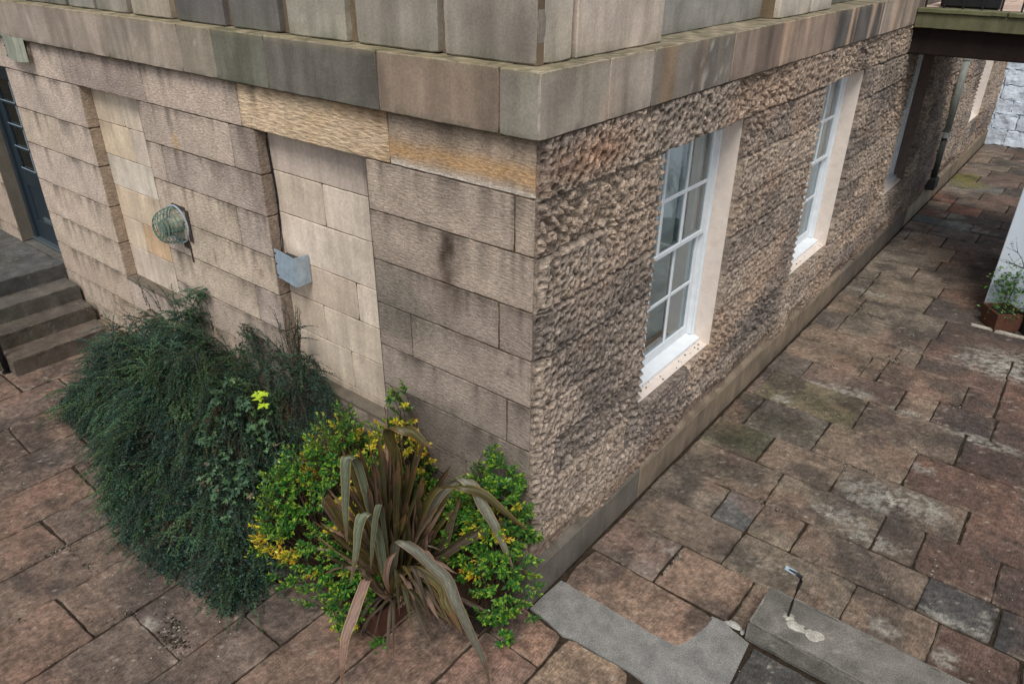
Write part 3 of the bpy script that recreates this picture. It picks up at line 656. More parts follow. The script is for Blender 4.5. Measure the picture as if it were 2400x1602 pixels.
for i in (1, 2, 3): zq = 1.58 + (z1 - .19 - 1.58) * i / 4; b.box(X0 + .1, xm + .02, .165, .19, zq - .012, zq + .012, .003)

leaf = b.build('door_leaf', M_TEAL, door)
b = B()
for i in range(4):
    za = 1.58 + (z1 - .19 - 1.58) * i / 4 + .012; zb_ = 1.58 + (z1 - .19 - 1.58) * (i + 1) / 4 - .012
    b.box(xm + .012, xm + .02, .158, .168, za, zb_); b.box(X0 + .1, xm + .02, .158, .1655, za, za + .006)
b.build('glazing_bead', M_GALV, door)
b = B(); b.box(X0 + .1, xm + .02, .178, .182, 1.58, z1 - .19); b.build('pane', M_GLASS, door)
b = B(); b.box(X0, X1, .26, .28, z0, z1); b.build('hall_backing', M_INT, door)
b = B(); b.box(xm - .13, xm + .13, .148, .174, 1.02, 1.08, .004); b.box(xm - .10, xm + .10, .144, .150, 1.035, 1.062, .002); b.build('letter_plate', M_BRASS, door)
b = B(); b.box(x0, x1, .10, .20, .762, .785, .005); b.build('threshold', M_BRASS, door)

# ------------------------------------------------------------------ ground
def gz(x, y): return .15 * sm(3.2, 5.2, -np.asarray(x, float)) * (np.asarray(y, float) < 3)
R_ = {}
flags = []
def flag(x0, x1, y0, y1, t, **k):
    j = .007
    q = [(x0 + rnd.uniform(-j, j), y0 + rnd.uniform(-j, j)), (x1 + rnd.uniform(-j, j), y0 + rnd.uniform(-j, j)), (x1 + rnd.uniform(-j, j), y1 + rnd.uniform(-j, j)), (x0 + rnd.uniform(-j, j), y1 + rnd.uniform(-j, j))]
    flags.append((q, np.array(t) * KF, k))
KF = .90
RB = [lin(134, 121, 105), lin(122, 112, 100), lin(136, 119, 103), lin(130, 118, 104), lin(116, 106, 97)]
DK = [lin(96, 80, 72), lin(88, 74, 68), lin(104, 84, 74), lin(84, 76, 70)]
rows = [
 (.69, 1.12, [.06, .56, 1.10, 1.7, 2.3, 3.0, 3.8]), (1.12, 1.53, [.06, .85, 1.65, 2.155, 2.62, 3.3, 3.9]), (1.53, 1.92, [.06, .58, .85, 1.175, 2.015, 2.445, 3.1, 3.9]),
 (1.92, 2.38, [.06, .83, 1.615, 1.90, 2.385, 3.1, 3.8]), (2.38, 2.83, [.06, .58, 1.18, 2.10, 2.9, 3.6]), (2.83, 3.37, [.06, .27, .885, 1.61, 2.5, 3.3]),
 (3.37, 3.94, [.06, .15, 1.06, 1.885, 2.6, 3.5]), (3.94, 4.36, [.06, .385, 1.285, 1.575, 2.055, 2.7, 3.5]), (4.36, 4.84, [.06, .84, .995, 1.74, 2.02, 2.8, 3.5]),
 (4.84, 5.22, [.06, 1.03, 1.24, 2.01, 2.9, 3.6]), (5.22, 5.68, [.06, .34, 1.22, 2.0, 2.9]), (5.68, 6.27, [.06, .37, 1.26, 2.1, 3.0]), (6.27, 6.85, [.06, .29, 1.0, 1.9, 3.0]),
 (6.85, 7.25, [.06, .28, 1.03, 1.8, 3]), (7.25, 7.73, [.06, .64, 1.5, 3]), (7.73, 8.18, [.06, .82, 1.6, 3]), (8.18, 8.71, [.06, .90, 1.7, 3]), (8.71, 9.20, [.06, .20, .68, 1.5, 3]),
 (9.20, 9.67, [.06, .40, 1.03, 1.7, 3]), (9.67, 10.08, [.06, .87, 1.6, 3]), (10.08, 10.5, [.06, .46, 1.2, 3]), (10.5, 11.0, [.06, .40, .85, 1.6, 3]), (11.0, 11.5, [.06, .395, 1.15, 3]),
 (11.5, 12.05, [.06, .69, 1.3, 3]), (12.05, 12.6, [.06, .94, 1.6, 3]), (12.6, 13.15, [.06, .46, 1.1, 3]), (13.15, 13.68, [.06, .55, 1.2, 3]), (13.68, 14.2, [.06, .8, 1.6, 3]),
 (14.2, 14.75, [.06, .4, 1.1, 3]), (14.75, 15.35, [.06, .7, 1.5, 3]), (15.35, 15.95, [.06, .5, 1.2, 3])]
SP = {(1, 0): lin(132, 116, 102), (0, 0): lin(130, 116, 106), (0, 1): lin(150, 126, 108), (2, 1): lin(112, 110, 106), (1, 2): lin(140, 121, 104), (2, 5): lin(72, 70, 68),
      (2, 4): lin(86, 83, 80), (4, 0): lin(104, 100, 84), (5, 0): lin(96, 88, 76), (5, 1): lin(112, 104, 94), (6, 1): lin(124, 114, 92), (7, 1): lin(128, 110, 98), (7, 2): lin(146, 128, 110), (8, 1): lin(150, 132, 114),
      (20, 0): lin(124, 92, 80), (21, 1): lin(140, 100, 84), (22, 0): lin(138, 98, 84), (19, 0): lin(104, 106, 102), (24, 0): lin(108, 108, 104), (25, 0): lin(118, 112, 60)}
for i, (y0, y1, xs) in enumerate(rows):
    for k in range(len(xs) - 1):
        xc = (xs[k] + xs[k + 1]) / 2
        if i == 3 and k == 0: pass
        t = SP.get((i, k))
        if t is None:
            t = rnd.choice(RB); f = sm(1.2, 2.3, xc + .10 * (y0 - 2)); t = t * (1 - f) + rnd.choice(DK) * f  # slabs darken to the right: vignette painted into their tint
            if y0 > 7: t = t * 1.15
        if y0 < 1.2 and xs[k] > 1.6: pass
        rs = .02 if y0 < 3.5 else (.03 if y0 < 7 else .06)
        flag(xs[k], xs[k + 1], y0, y1, t, res=rs, gap=.011 if y0 < 6 else .015, lift=rnd.uniform(-.003, .003))
# the irregular red stone by the corner and the stones in front of the concrete patch
flags.append(([(.08, .29), (.95, .29), (1.04, .66), (.08, .69)], lin(150, 126, 108) * KF, {'res': .015, 'rnd': .02, 'lift': .004, 'gap': .01}))
flags.append(([(-.05, -.33), (.36, -.34), (.34, -.07), (-.05, -.03)], lin(150, 120, 102) * KF, {'res': .02}))
flags.append(([(.36, -.50), (.92, -.50), (.80, -.03), (.37, -.05)], lin(148, 126, 106) * KF, {'res': .02, 'rnd': .015}))
flags.append(([(.93, -.6), (1.6, -.6), (1.6, -.05), (.96, -.05)], lin(112, 104, 98) * KF, {'res': .02}))
flags.append(([(1.30, -.05), (2.2, -.05), (2.2, .60), (1.30, .60)], lin(92, 90, 86) * KF, {'res': .015, 'tool': 1}))
flags.append(([(2.2, -.05), (3.2, -.05), (3.2, .69), (2.2, .69)], lin(92, 84, 78) * KF, {'res': .03}))
# left hand paving, long rows running out from the building
LB = [lin(130, 111, 97), lin(120, 104, 93), lin(134, 111, 96), lin(126, 108, 97)]
cols = [(-6.2, -5.6, [-3.2, -2.1, -1.0, .0]), (-5.6, -4.97, [-3.2, -2.2, -1.04, 0]), (-4.97, -4.53, [-3.2, -1.9, -.73, 0]), (-4.53, -4.09, [-3.2, -2.3, -1.35, -.5, 0]), (-4.09, -3.70, [-3.2, -2.1, -1.0, 0]), (-3.70, -3.27, [-3.2, -2.2, -1.21, -.4, 0]),
        (-3.27, -2.85, [-3.2, -2.4, -1.635, -.8, 0]), (-2.85, -2.42, [-3.2, -2.3, -1.0, 0]), (-2.42, -1.91, [-3.2, -2.7, -1.895, -1.0, 0]), (-1.91, -1.35, [-3.2, -2.4, -1.65, -.9, 0]), (-1.35, -.965, [-3.2, -2.0, -1.21, -.5, 0]),
        (-.965, -.515, [-3.2, -1.7, -.81, 0]), (-.515, -.06, [-3.2, -1.4, -.29, 0]), (-.06, .36, [-3.2, -2.0, -1.1, -.335]), (.36, .93, [-3.2, -2.0, -1.2, -.50]), (.93, 1.6, [-3.2, -1.8, -.6]), (1.6, 3.2, [-3.2, -1.8, -.6])]
for xa, xb, ys_ in cols:
    for k in range(len(ys_) - 1):
        t = rnd.choice(LB)
        if xa > -.1: t = lin(140, 113, 99)
        flag(xa, xb, ys_[k], ys_[k + 1], t, res=.02, gap=.014, lift=rnd.uniform(-.004, .004), left=1)
LICH = [(1.45, 2.55, .28, .26), (1.75, 2.62, .3, .2), (1.35, 2.15, .25, .12), (1.62, 2.02, .2, .1), (1.05, 1.3, .1, .05), (2.25, 1.25, .1, .1), (1.9, 1.25, .12, .1), (2.2, 1.58, .25, .05), (2.38, 1.7, .04, .15), (.9, 4.02, .25, .08), (.7, 3.95, .3, .05),
        (.4, 3.45, .12, .1), (2.0, 3.9, .4, .1), (1.4, 3.95, .2, .08), (2.2, 5.6, .8, .4), (1.9, 5.4, .5, .3), (.55, 1.0, .1, .05), (.7, 9.9, .3, .3), (1.0, 9.8, .25, .15), (.5, 10.3, .3, .2), (-1.75, -1.62, .1, .06), (1.7, 3.15, .12, .1), (.35, 6.5, .3, .1), (.2, 9.0, .12, .15)]
def flag_col(u, v, c, it, st):
    S, Tt, lu, lv = st; op = it[2]
    c = c * (1 + .34 * (fbm(u * 5, v * 5, 400, 5) - .5) * 2)[..., None]
    m = (sm(.52, .72, fbm(u * 2.2 + 3, v * 2.2, 401, 4)) * .24)[..., None]; c = c * (1 - m) + lin(168, 126, 106) * KF * m
    m = (sm(.52, .68, fbm(u * 3.2, v * 3.2 + 8, 402, 5)) * .62)[..., None]; c = c * (1 - m) + lin(76, 70, 66) * KF * m
    m = (sm(.56, .66, fbm(u * 11, v * 11 + 3, 412, 5)) * .35)[..., None]; c = c * (1 - m) + lin(70, 62, 56) * KF * m
    e = np.minimum(np.minimum(Tt, 1 - Tt) * lv, np.minimum(S, 1 - S) * lu)
    c = c * (1 - .30 * np.clip(1 - e / .03, 0, 1) * sm(.35, .6, fbm(u * 6 + 4, v * 6, 407, 3)))[..., None]
    m = (np.clip(1 - e / .035, 0, 1) * sm(.5, .7, fbm(u * 8, v * 8, 403, 3)) * .4)[..., None]; c = c * (1 - m) + lin(176, 158, 138) * KF * m
    for (x, y, rx, ry) in LICH:
        d = ((u - x) / rx) ** 2 + ((v - y) / ry) ** 2
        if d.min() < 1.2:
            m = (sm(.50, .60, fbm(u * 34, v * 34, 404, 5) + .14 * (1 - d)) * np.clip(1.5 * (1 - d), 0, 1) * .5)[..., None]; c = c * (1 - m) + lin(172, 168, 156) * m
    # small pale lichen dots everywhere
    m = (sm(.79, .82, fbm(u * 34, v * 34, 405, 3)) * .5)[..., None]; c = c * (1 - m) + lin(180, 168, 154) * m
    for (x, y, rx, ry, k) in ((.33, 2.62, .32, .24, .75), (.6, 3.05, .5, .25, .45), (.9, 3.55, .35, .3, .35), (.4, 5.95, .3, .2, .4), (.35, 12.4, .45, .35, .7), (.3, 1.1, .4, .2, .25), (.75, 4.6, .35, .2, .25)):
        d = ((u - x) / rx) ** 2 + ((v - y) / ry) ** 2
        if d.min() < 1: m = (np.clip(1 - d, 0, 1) * k * (.5 + .5 * fbm(u * 9, v * 9, 406, 3)))[..., None]; c = c * (1 - m) + (lin(58, 60, 36) if y < 10 else lin(134, 124, 50)) * m
    return c
def flag_h(u, v): return gz(u, v) + .006 * (fbm(u * 1.3, v * 1.3, 410, 2) - .5)
def swapstripe(items):
    return items
FA = stones(flags, (0, 0, 0), (1, 0, 0), (0, 1, 0), (0, 0, 1), gap=.009, depth=.022, bev=.008, res=.03, seed=21, colf=flag_col, hf=flag_h, amp=.003, rnd=.005, wander=.005)
tag(mk('paving', *FA[:2], M_FLAG, None, FA[2]), kind='structure')
# ground under and far around
n = 60; gx = np.linspace(-9.5, 9, n); gy = np.linspace(-9, 16.5, n); GX, GY = np.meshgrid(gx, gy)
V = np.stack([GX, GY, gz(GX, GY) - .016], -1).reshape(-1, 3); idx = np.arange(n * n).reshape(n, n)
F = np.stack([idx[:-1, :-1], idx[:-1, 1:], idx[1:, 1:], idx[1:, :-1]], -1).reshape(-1, 4)
tag(mk('ground', V, F, M_JOINT), kind='structure')
# concrete patch
def sheet(name, poly, z, matl, colr, **kw):
    import bmesh
    bm = bmesh.new(); vs = [bm.verts.new((x, y, z)) for x, y in poly]; f = bm.faces.new(vs)
    r = bmesh.ops.extrude_face_region(bm, geom=[f]); bmesh.ops.translate(bm, verts=[e for e in r['geom'] if isinstance(e, bmesh.types.BMVert)], vec=(0, 0, -.02))
    bmesh.ops.recalc_face_normals(bm, faces=bm.faces)
    me = bpy.data.meshes.new(name); bm.to_mesh(me); bm.free(); me.materials.append(matl)
    at = me.color_attributes.new('Col', 'FLOAT_COLOR', 'POINT')
    for d in at.data: d.color = (*colr, 1)
    o = bpy.data.objects.new(name, me); COL.objects.link(o); return o
pp = [(.052, -.02), (.20, -.035), (.34, -.065), (.40, -.045), (.60, -.04), (.80, -.025), (.96, -.045), (1.29, -.04), (1.295, .3), (1.27, .61), (1.15, .64), (1.08, .67), (1.0, .66), (.98, .5), (.93, .31), (.7, .31), (.4, .31), (.2, .31), (.07, .30), (.055, .1)]
o = sheet('concrete_patch', pp, -.001, M_CONC, lin(134, 132, 127)); tag(o, kind='structure')

# ------------------------------------------------------------------ steps to the door
stp = root('stone_steps', 'worn grey stone steps climbing to the dark teal door', 'steps', (-5.8, -.5, 0))
def stoneblock(name, x0, x1, y0, y1, z0, z1, tint, matl, parent=None, seed=1, mossy=0, bev=.01):
    """a block with dense worn faces: top, and the two faces the court sees"""
    off = np.array(parent.location) if parent else np.zeros(3)
    def cf(u, v, c, it, st):
        c = c * (1 - .3 * sm(.45, .75, fbm(u * 5 + seed, v * 5, seed * 3 + 500, 4)))[..., None]
        m = (sm(.76, .80, fbm(u * 30 + seed, v * 30, 510, 4)) * .4)[..., None]; c = c * (1 - m) + lin(170, 164, 150) * m
        if mossy: m = (sm(.4, .65, fbm(u * 4 + seed, v * 4, 520, 4)) * mossy)[..., None]; c = c * (1 - m) + lin(62, 62, 34) * m
        return c
    K = dict(gap=0, depth=.001, bev=bev, res=.025, colf=cf, wander=.004, amp=.002)
    a = stones([(rect(x0, x1, y0, y1), tint)], (0, 0, z1), (1, 0, 0), (0, 1, 0), (0, 0, 1), seed=seed, **K)
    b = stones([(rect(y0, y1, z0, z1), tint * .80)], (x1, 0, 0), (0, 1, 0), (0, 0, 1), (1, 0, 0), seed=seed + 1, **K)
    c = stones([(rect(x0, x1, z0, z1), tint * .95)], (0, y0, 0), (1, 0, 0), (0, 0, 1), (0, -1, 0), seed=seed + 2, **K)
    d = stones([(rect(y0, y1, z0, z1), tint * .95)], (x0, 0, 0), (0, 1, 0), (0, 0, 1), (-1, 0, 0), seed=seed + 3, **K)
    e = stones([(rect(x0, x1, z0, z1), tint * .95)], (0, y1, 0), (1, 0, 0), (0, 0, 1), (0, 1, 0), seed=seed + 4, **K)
    v, f, cc = join(a, b, c, d, e)
    return mk(name, v - off, f, matl, parent, cc)
ST = lin(112, 107, 99) * .82
stoneblock('tread', -5.62, -5.27, -.96, -.06, 0, .31, lin(116, 104, 94) * .82, M_CONC, stp, 3, .2)
stoneblock('tread', -5.90, -5.56, -1.0, -.045, .01, .46, lin(112, 104, 95) * .82, M_CONC, stp, 4, .3)
stoneblock('tread', -6.18, -5.82, -1.05, -.03, .02, .61, ST, M_CONC, stp, 5, .25)
stoneblock('landing', -7.9, -6.12, -1.6, .0, .03, .76, lin(104, 103, 100) * .82, M_CONC, stp, 6, .3)
b = B(); b.box(-7.14, -6.13, 0, .13, .03, .752); o = b.build('door_step', M_CONC, stp, lin(112, 108, 102) * .85); o.location = -stp.location
stoneblock('side_kerb', -5.55, -4.95, -.11, -.004, .05, .30, lin(140, 122, 104) * .85, M_CONC, stp, 7, .2)
cb = tag(stoneblock('cheek_block', -5.95, -5.50, -1.32, -1.0, 0, .28, lin(130, 120, 104) * .9, M_CONC, None, 9, .3), 'rough square stone block at the foot of the black post beside the steps', 'stone block')
post = root('handrail', 'black iron handrail post at the foot of the stone steps', 'handrail', (-5.44, -.985, .13))
b = B(); b.tube([(0, 0, 0), (0, 0, .98)], .021, 10); b.build('post', M_BLACK, post, smooth=True)
b = B(); b.tube([(0, 0, .96), (-.15, -.0, 1.03), (-.9, 0, 1.42), (-1.6, 0, 1.5)], .019, 10); b.build('rail', M_BLACK, post, smooth=True)
b = B(); b.tube([(0, 0, 0), (0, 0, .03)], .045, 12); b.build('collar', M_BLACK, post, smooth=False)

# ------------------------------------------------------------------ kerb block and hooked rod
kb = tag(stoneblock('kerb_stone', 1.235, 4.2, .62, .985, 0, .155, lin(136, 131, 123) * .86, M_CONC, None, 31, .10, .016), 'long grey raised kerb stone with a hooked rod set in its top', 'kerb stone')
b = B(); b.tube([(0, 0, -.02), (.004, 0, .12), (.012, .0, .24), (.020, 0, .315), (.016, -.004, .345), (-.01, -.012, .362), (-.06, -.02, .372)], [.0075, .0075, .0085, .0105, .0115, .011, .007], 8)
rod = root('iron_rod', 'thin black iron rod with bent flattened top set in the grey kerb stone', 'metal rod', (1.41, .812, .155))
b.build('shaft', M_BLACK, rod, smooth=True)
b = B(); b.add([(-.012, -.024, .357), (-.012, .004, .361), (-.078, -.006, .378), (-.078, -.036, .374), (-.012, -.024, .363), (-.012, .004, .367), (-.078, -.006, .384), (-.078, -.036, .380)], [(0, 1, 2, 3), (7, 6, 5, 4), (0, 4, 5, 1), (1, 5, 6, 2), (2, 6, 7, 3), (3, 7, 4, 0)])
b.build('flat_hook', M_GALV, rod)
def blob(name, c, r, tint, matl, seed, parent=None, n=16, flat=.3):
    V = []; F = []; rg = np.random.RandomState(seed)
    for i in range(n):
        a = 2 * math.pi * i / n; k = 1 + .7 * (rg.rand() - .5)
        V.append((c[0] + r[0] * k * math.cos(a), c[1] + r[1] * k * math.sin(a), c[2]))
    for i in range(n): x, y, z = V[i]; V.append((c[0] + (x - c[0]) * .75, c[1] + (y - c[1]) * .75, c[2] + flat * (.8 + .4 * rg.rand())))
    V.append((c[0], c[1], c[2] + flat))
    for i in range(n): j = (i + 1) % n; F += [(i, j, n + j, n + i), (n + i, n + j, 2 * n)]
    return mk(name, V, F, matl, parent, tint, True)
blob('mortar_collar', (0, 0, -.001), (.035, .03), lin(168, 164, 152), M_CONC, 4, rod, flat=.006)
tag(blob('mortar_patch', (1.47, .77, .156), (.055, .04), lin(172, 168, 156), M_CONC, 6, None, flat=.005), 'pale crusty mortar lump beside the rod on the kerb stone', 'mortar')
tag(blob('lime_patch', (1.58, .77, .1565), (.05, .045), lin(178, 172, 160), M_CONC, 8, None, flat=.002), 'flat round pale lime patch on the kerb stone', 'mortar patch')
for k, (x, y, rr) in enumerate(((1.10, .665, .045), (1.175, .665, .03), (1.235, .60, .03))):
    pass
peb = B(); rg = random.Random(3)
cob = mk('loose_stone', [(0, 0, 0)], [], M_CONC); bpy.data.objects.remove(cob)
for k, (x, y, rx, ry) in enumerate(((1.135, .675, .055, .022), (1.205, .66, .022, .02), (1.255, .655, .03, .024))):
    tag(blob('loose_stone', (x, y, .0), (rx, ry), lin(170, 168, 160), M_CONC, 20 + k, None, n=9, flat=.016), ['long pale pebble packed in the paving joint by the kerb stone', 'smallest pale pebble in the middle of the paving joint by the kerb stone', 'squat pale pebble touching the end of the kerb stone'][k], 'pebble', 'pebbles in the joint by the kerb')

# ------------------------------------------------------------------ lamp covers and flue guard
def hood(name, label, pts, zt, zb, drop, matl):
    """folded sheet: flange, broad face, return face"""
    t = root(name, label, 'lamp cover', (pts[1][0], pts[1][1], zb))
    P = [(x - pts[1][0], y - pts[1][1]) for x, y in pts]; h = zt - zb; th = .004
    V = []; F = []
    for (x, y), dz in zip(P, drop):
        for z in (0 - dz * .0, h - dz): V += [(x, y, z), (x + th, y + th, z)]
    for i in range(len(P) - 1):
        a = 4 * i; b_ = 4 * (i + 1)
        F += [(a, b_, b_ + 2, a + 2), (a + 1, a + 3, b_ + 3, b_ + 1), (a + 2, b_ + 2, b_ + 3, a + 3), (a, a + 1, b_ + 1, b_)]
    F += [(0, 2, 3, 1), (len(V) - 4, len(V) - 3, len(V) - 1, len(V) - 2)]
    mk('folded_cover', V, F, matl, t)
    for z in (.02, h * .5, h - .03):
        b = B(); b.tube([(P[0][0] + .012, P[0][1] - .006, z), (P[0][0] + .012, P[0][1] + .004, z)], .006, 8); b.build('screw', M_BLACK, t)
    b = B(); b.box(P[1][0] + .04, P[2][0] - .03, P[1][1] + .008, P[1][1] + .05, .03, h - .02, .005); b.build('lamp_housing', M_BLACK, t)
    return t
hood('lamp_cover', 'blue grey folded metal lamp cover inside the nearer blind window', [(-2.235, -.008), (-2.195, -.010), (-1.985, -.038), (-1.992, .088)], 1.905, 1.69, (0, 0, 0, .01), M_GALV)
hood('lamp_cover', 'stained grey folded metal lamp cover under the band course near the teal door', [(-5.83, -.056), (-5.79, -.06), (-5.47, -.11), (-5.40, -.056)], 3.03, 2.83, (0, 0, .0, .01), M_OLDMETAL)
fl = root('flue_guard', 'round green wire basket guard over a flue outlet on the ashlar wall', 'flue guard', (-3.49, 0, 1.80))
b = B(); rg = random.Random(5)
Rg, Dg = .145, .17
for k in range(9):     # hoops of the domed basket
    a = k / 8 * math.pi * .46; rr = Rg * math.cos(a) ** .5; y = -.02 - Dg * math.sin(a)
    b.tube([(rr * math.cos(w), y, rr * math.sin(w)) for w in np.linspace(0, 2 * math.pi, 25)], .0026, 5, False)
for k in range(14):
    w = k / 14 * 2 * math.pi
    b.tube([(Rg * math.cos(a) ** .5 * math.cos(w), -.02 - Dg * math.sin(a), Rg * math.cos(a) ** .5 * math.sin(w)) for a in np.linspace(0, math.pi * .46, 8)], .0022, 5, False)
b.build('wire_basket', M_WIRE, fl)
b = B(); b.tube([(Rg * 1.03 * math.cos(w), -.018, Rg * 1.03 * math.sin(w)) for w in np.linspace(0, 2 * math.pi, 33)], .007, 6, False); b.build('rim', M_GALV, fl)
b = B(); b.tube([(0, -.0, 0), (0, -.10, 0)], .062, 20); b.tube([(0, -.10, 0), (0, -.104, 0)], .075, 20); b.tube([(0, -.125, 0), (0, -.13, 0)], .07, 20); b.tube([(0, -.15, 0), (0, -.155, 0)], .055, 20); b.build('flue_pipe', M_OLDMETAL, fl)
b = B(); b.box(.13, .17, -.012, -.002, -.12, .14, .002); b.box(-.05, .13, -.012, -.002, .13, .16, .002); b.box(.02, .1, -.012, -.002, -.19, -.12, .002); b.box(.1, .11, -.012, -.002, -.3, -.15, .001); b.build('back_plate', M_RUST, fl)
# cable down the back corner of the blind window
b = B(); pts = [(-2.262, .088, 2.70)] + [(-2.262 + .006 * math.sin(z * 9), .088 - .004 * math.cos(z * 7), z) for z in np.arange(2.6, 1.9, -.08)] + [(-2.22, .05, 1.92), (-2.20, .03, 1.88)]
b.tube(pts, .007, 6)
tag(b.build('cable', M_BLACK, None, smooth=True), 'thin black cable down the left jamb of the nearer blind window', 'cable')

# ------------------------------------------------------------------ bridge, railing, far walls
br = root('footbridge', 'stone slab footbridge crossing from the building at band level', 'footbridge', (0, 6.73, 0))
def BC(u, v, c, it, st):
    m = (sm(.35, .65, fbm(u * 3, v * 6, 600, 4)) * .5)[..., None]; c = c * (1 - m) + lin(88, 92, 62) * m
    return c * (1 - .3 * sm(.5, .8, fbm(u * 9, v * 2, 601, 4)))[..., None]
its = [(rect(a, b_, 2.975, 3.125), lin(112, 110, 84) * .85) for a, b_ in ((.052, 1.9), (1.9, 4.0))]
p1 = stones(its, (0, 0, 0), (1, 0, 0), (0, 0, 1), (0, -1, 0), gap=.006, depth=.01, bev=.005, res=.04, colf=BC)
its = [(rect(a, b_, 3.125, 3.175), lin(118, 118, 88) * .85) for a, b_ in ((.052, .9), (.9, 1.8), (1.8, 4.0))]
p2 = stones(its, (0, -.025, 0), (1, 0, 0), (0, 0, 1), (0, -1, 0), gap=.006, depth=.03, bev=.006, res=.03, colf=BC)
its = [(rect(a, b_, -.025, .16), lin(130, 128, 104) * .85) for a, b_ in ((.052, .9), (.9, 1.8), (1.8, 4.0))]
p3 = stones(its, (0, 0, 3.175), (1, 0, 0), (0, 1, 0), (0, 0, 1), gap=.006, depth=.02, bev=.005, res=.03, colf=BC)
b = B(); b.box(.052, 4.0, .008, 2.6, 2.98, 3.165); fuse('slab', join(p1, p2, p3), [(b, lin(96, 90, 76) * .8)], [M_SMOOTH, M_SMOOTH], br)
b = B(); b.box(.02, 4.0, .10, .42, 2.70, 2.979, .01); b.box(.02, 4.0, 1.0, 1.3, 2.70, 2.979, .01); b.box(.02, 4.0, 2.2, 2.5, 2.70, 2.979, .01); b.box(.02, 4, .38, 2.4, 2.95, 2.978); b.build('beam', M_SMOOTH, br, lin(44, 34, 30) * .8)
def DC(u, v, c, it, st): return c * (1 - .2 * sm(.5, .8, fbm(u * 3, v * 3, 611, 4)))[..., None]
its = []
for i in range(4):
    for j in range(6): its.append((rect(.06 + j * .66, .06 + (j + 1) * .66, .17 + i * .53, .17 + (i + 1) * .53), lin(214, 188, 170) * (.9 + .15 * rnd.random())))
b = B(); b.box(.06, 4, .17, 2.28, 3.166, 3.172); fuse('deck_paving', stones(its, (0, 0, 3.178), (1, 0, 0), (0, 1, 0), (0, 0, 1), gap=.01, depth=.008, bev=.004, res=.08, colf=DC), [(b, lin(120, 110, 100))], [M_SMOOTH, M_SMOOTH], br)
rl = root('railing', 'black iron railing of thin upright bars on the edge of the footbridge', 'railing', (0, 6.80, 3.175))
for x in (.47, .82, 1.0, 1.18, 1.36, 1.54, 1.72, 1.9, 2.08, 2.26, 2.44, 2.62, 2.8, 2.98, 3.16, .29, .11, .645):
    b = B(); b.box(x - .009, x + .009, -.009, .009, 0, 1.0, .002); b.build('bar', M_BLACK, rl)
b = B(); b.box(.06, 3.9, -.022, .022, 1.0, 1.025, .004); b.build('top_rail', M_BLACK, rl)
b = B(); b.box(.06, 3.9, -.010, .010, .9, .912, .002); b.build('lower_rail', M_BLACK, rl)
pb = root('trough_planter', 'black plastic trough planter standing on the footbridge behind the railing', 'planter', (.55, 7.0, 3.18))
b = B(); b.box(-.32, .24, -.13, .13, .0, .30, .02); b.build('trough', M_BLACK, pb)
b = B(); b.box(-.34, .26, -.15, .15, .30, .33, .006); b.build('rim', M_BLACK, pb)
# far painted rubble wall
fw = []
z = 0; r = 0
while z < 3.6:
    h = .22 + .12 * rnd.random(); x = -.4
    while x < 6:
        w = .3 + .5 * rnd.random(); fw.append((rect(x, x + w, z, z + h), lin(222, 233, 245) * (.92 + .1 * rnd.random()), {'lift': .010 * rnd.random()})); x += w
    z += h
def FC(u, v, c, it, st):
    m = (np.clip(1 - v / .3, 0, 1) * sm(.4, .7, fbm(u * 4, v * 4, 621, 4)) * .5)[..., None]; c = c * (1 - m) + lin(120, 128, 120) * m
    return c * (1 - .22 * sm(.45, .75, fbm(u * 6, v * 6, 620, 4)))[..., None]
v_, f_, c_ = stones(fw, (0, 15.92, 0), (1, 0, 0), (0, 0, 1), (0, -1, 0), gap=.0, depth=.03, bev=.010, res=.04, colf=FC, amp=.016, wander=.02, rnd=.012)
pw = root('painted_rubble_wall', 'pale blue painted rubble wall closing the far end of the passage', 'wall', (0, 0, 0))
fuse_m = mat('blue_limewash', attr=True, rough=.9, noise=[(14, (1, 1, 1), .88, 1.1)], bump=[(14, (1, 1, 1), .7, .03), (50, (1, 1, 1), .6, .01)])
b = B(); b.box(-.4, 6, 15.945, 16.2, 0, 3.6); fuse('wall_face', (v_, f_, c_), [(b, lin(170, 182, 196))], [fuse_m, fuse_m], pw)
b = B(); b.box(-.42, 6, 15.87, 16.22, 3.62, 3.70, .01); b.build('coping', M_SMOOTH, pw, lin(130, 124, 110))
# white rendered wall at the right
ww = root('white_rendered_wall', 'smooth white rendered wall at the right edge behind the potted plants', 'wall', (1.52, 6.70, 0))
b = B(); b.box(0, 3.2, 0, 2.3, .09, 2.95, .006); b.build('rendered_face', M_RENDER, ww)
b = B(); b.box(.03, 3.2, .03, 2.2, 0, .09); b.build('wall_foot', M_SMOOTH, ww, lin(70, 52, 46))
b = B(); b.box(1.49, 3.6, 6.285, 6.325, -.01, .022, .004); tag(b.build('kerb_strip', M_CONC, None, lin(180, 172, 160)), kind='structure')
# downpipe
dp = root('downpipe', 'old grey green downpipe on the rough wall beyond the footbridge', 'downpipe', (.075, 10.55, .35))
b = B(); b.tube([(0, 0, .78), (0, 0, 2.62)], .062, 14); b.build('pipe', M_PIPE, dp, smooth=True)
b = B(); b.tube([(0, 0, .1), (0, 0, .80)], .052, 14); b.build('lower_pipe', mat('dark_pipe', lin(70, 74, 70), rough=.6, noise=[(9, (1, 1, 1), .7, 1.2)]), dp, smooth=True)
for za, zb_ in ((.76, .84), (1.9, 1.96)): b = B(); b.tube([(0, 0, za), (0, 0, zb_)], .074, 14); b.build('collar', M_PIPE, dp)
b = B(); b.box(-.075, .075, -.12, .12, -.05, .13, .012); b.build('gully_box', mat('dark_gully', lin(66, 68, 66), rough=.8, noise=[(9, (1, 1, 1), .7, 1.2)]), dp)

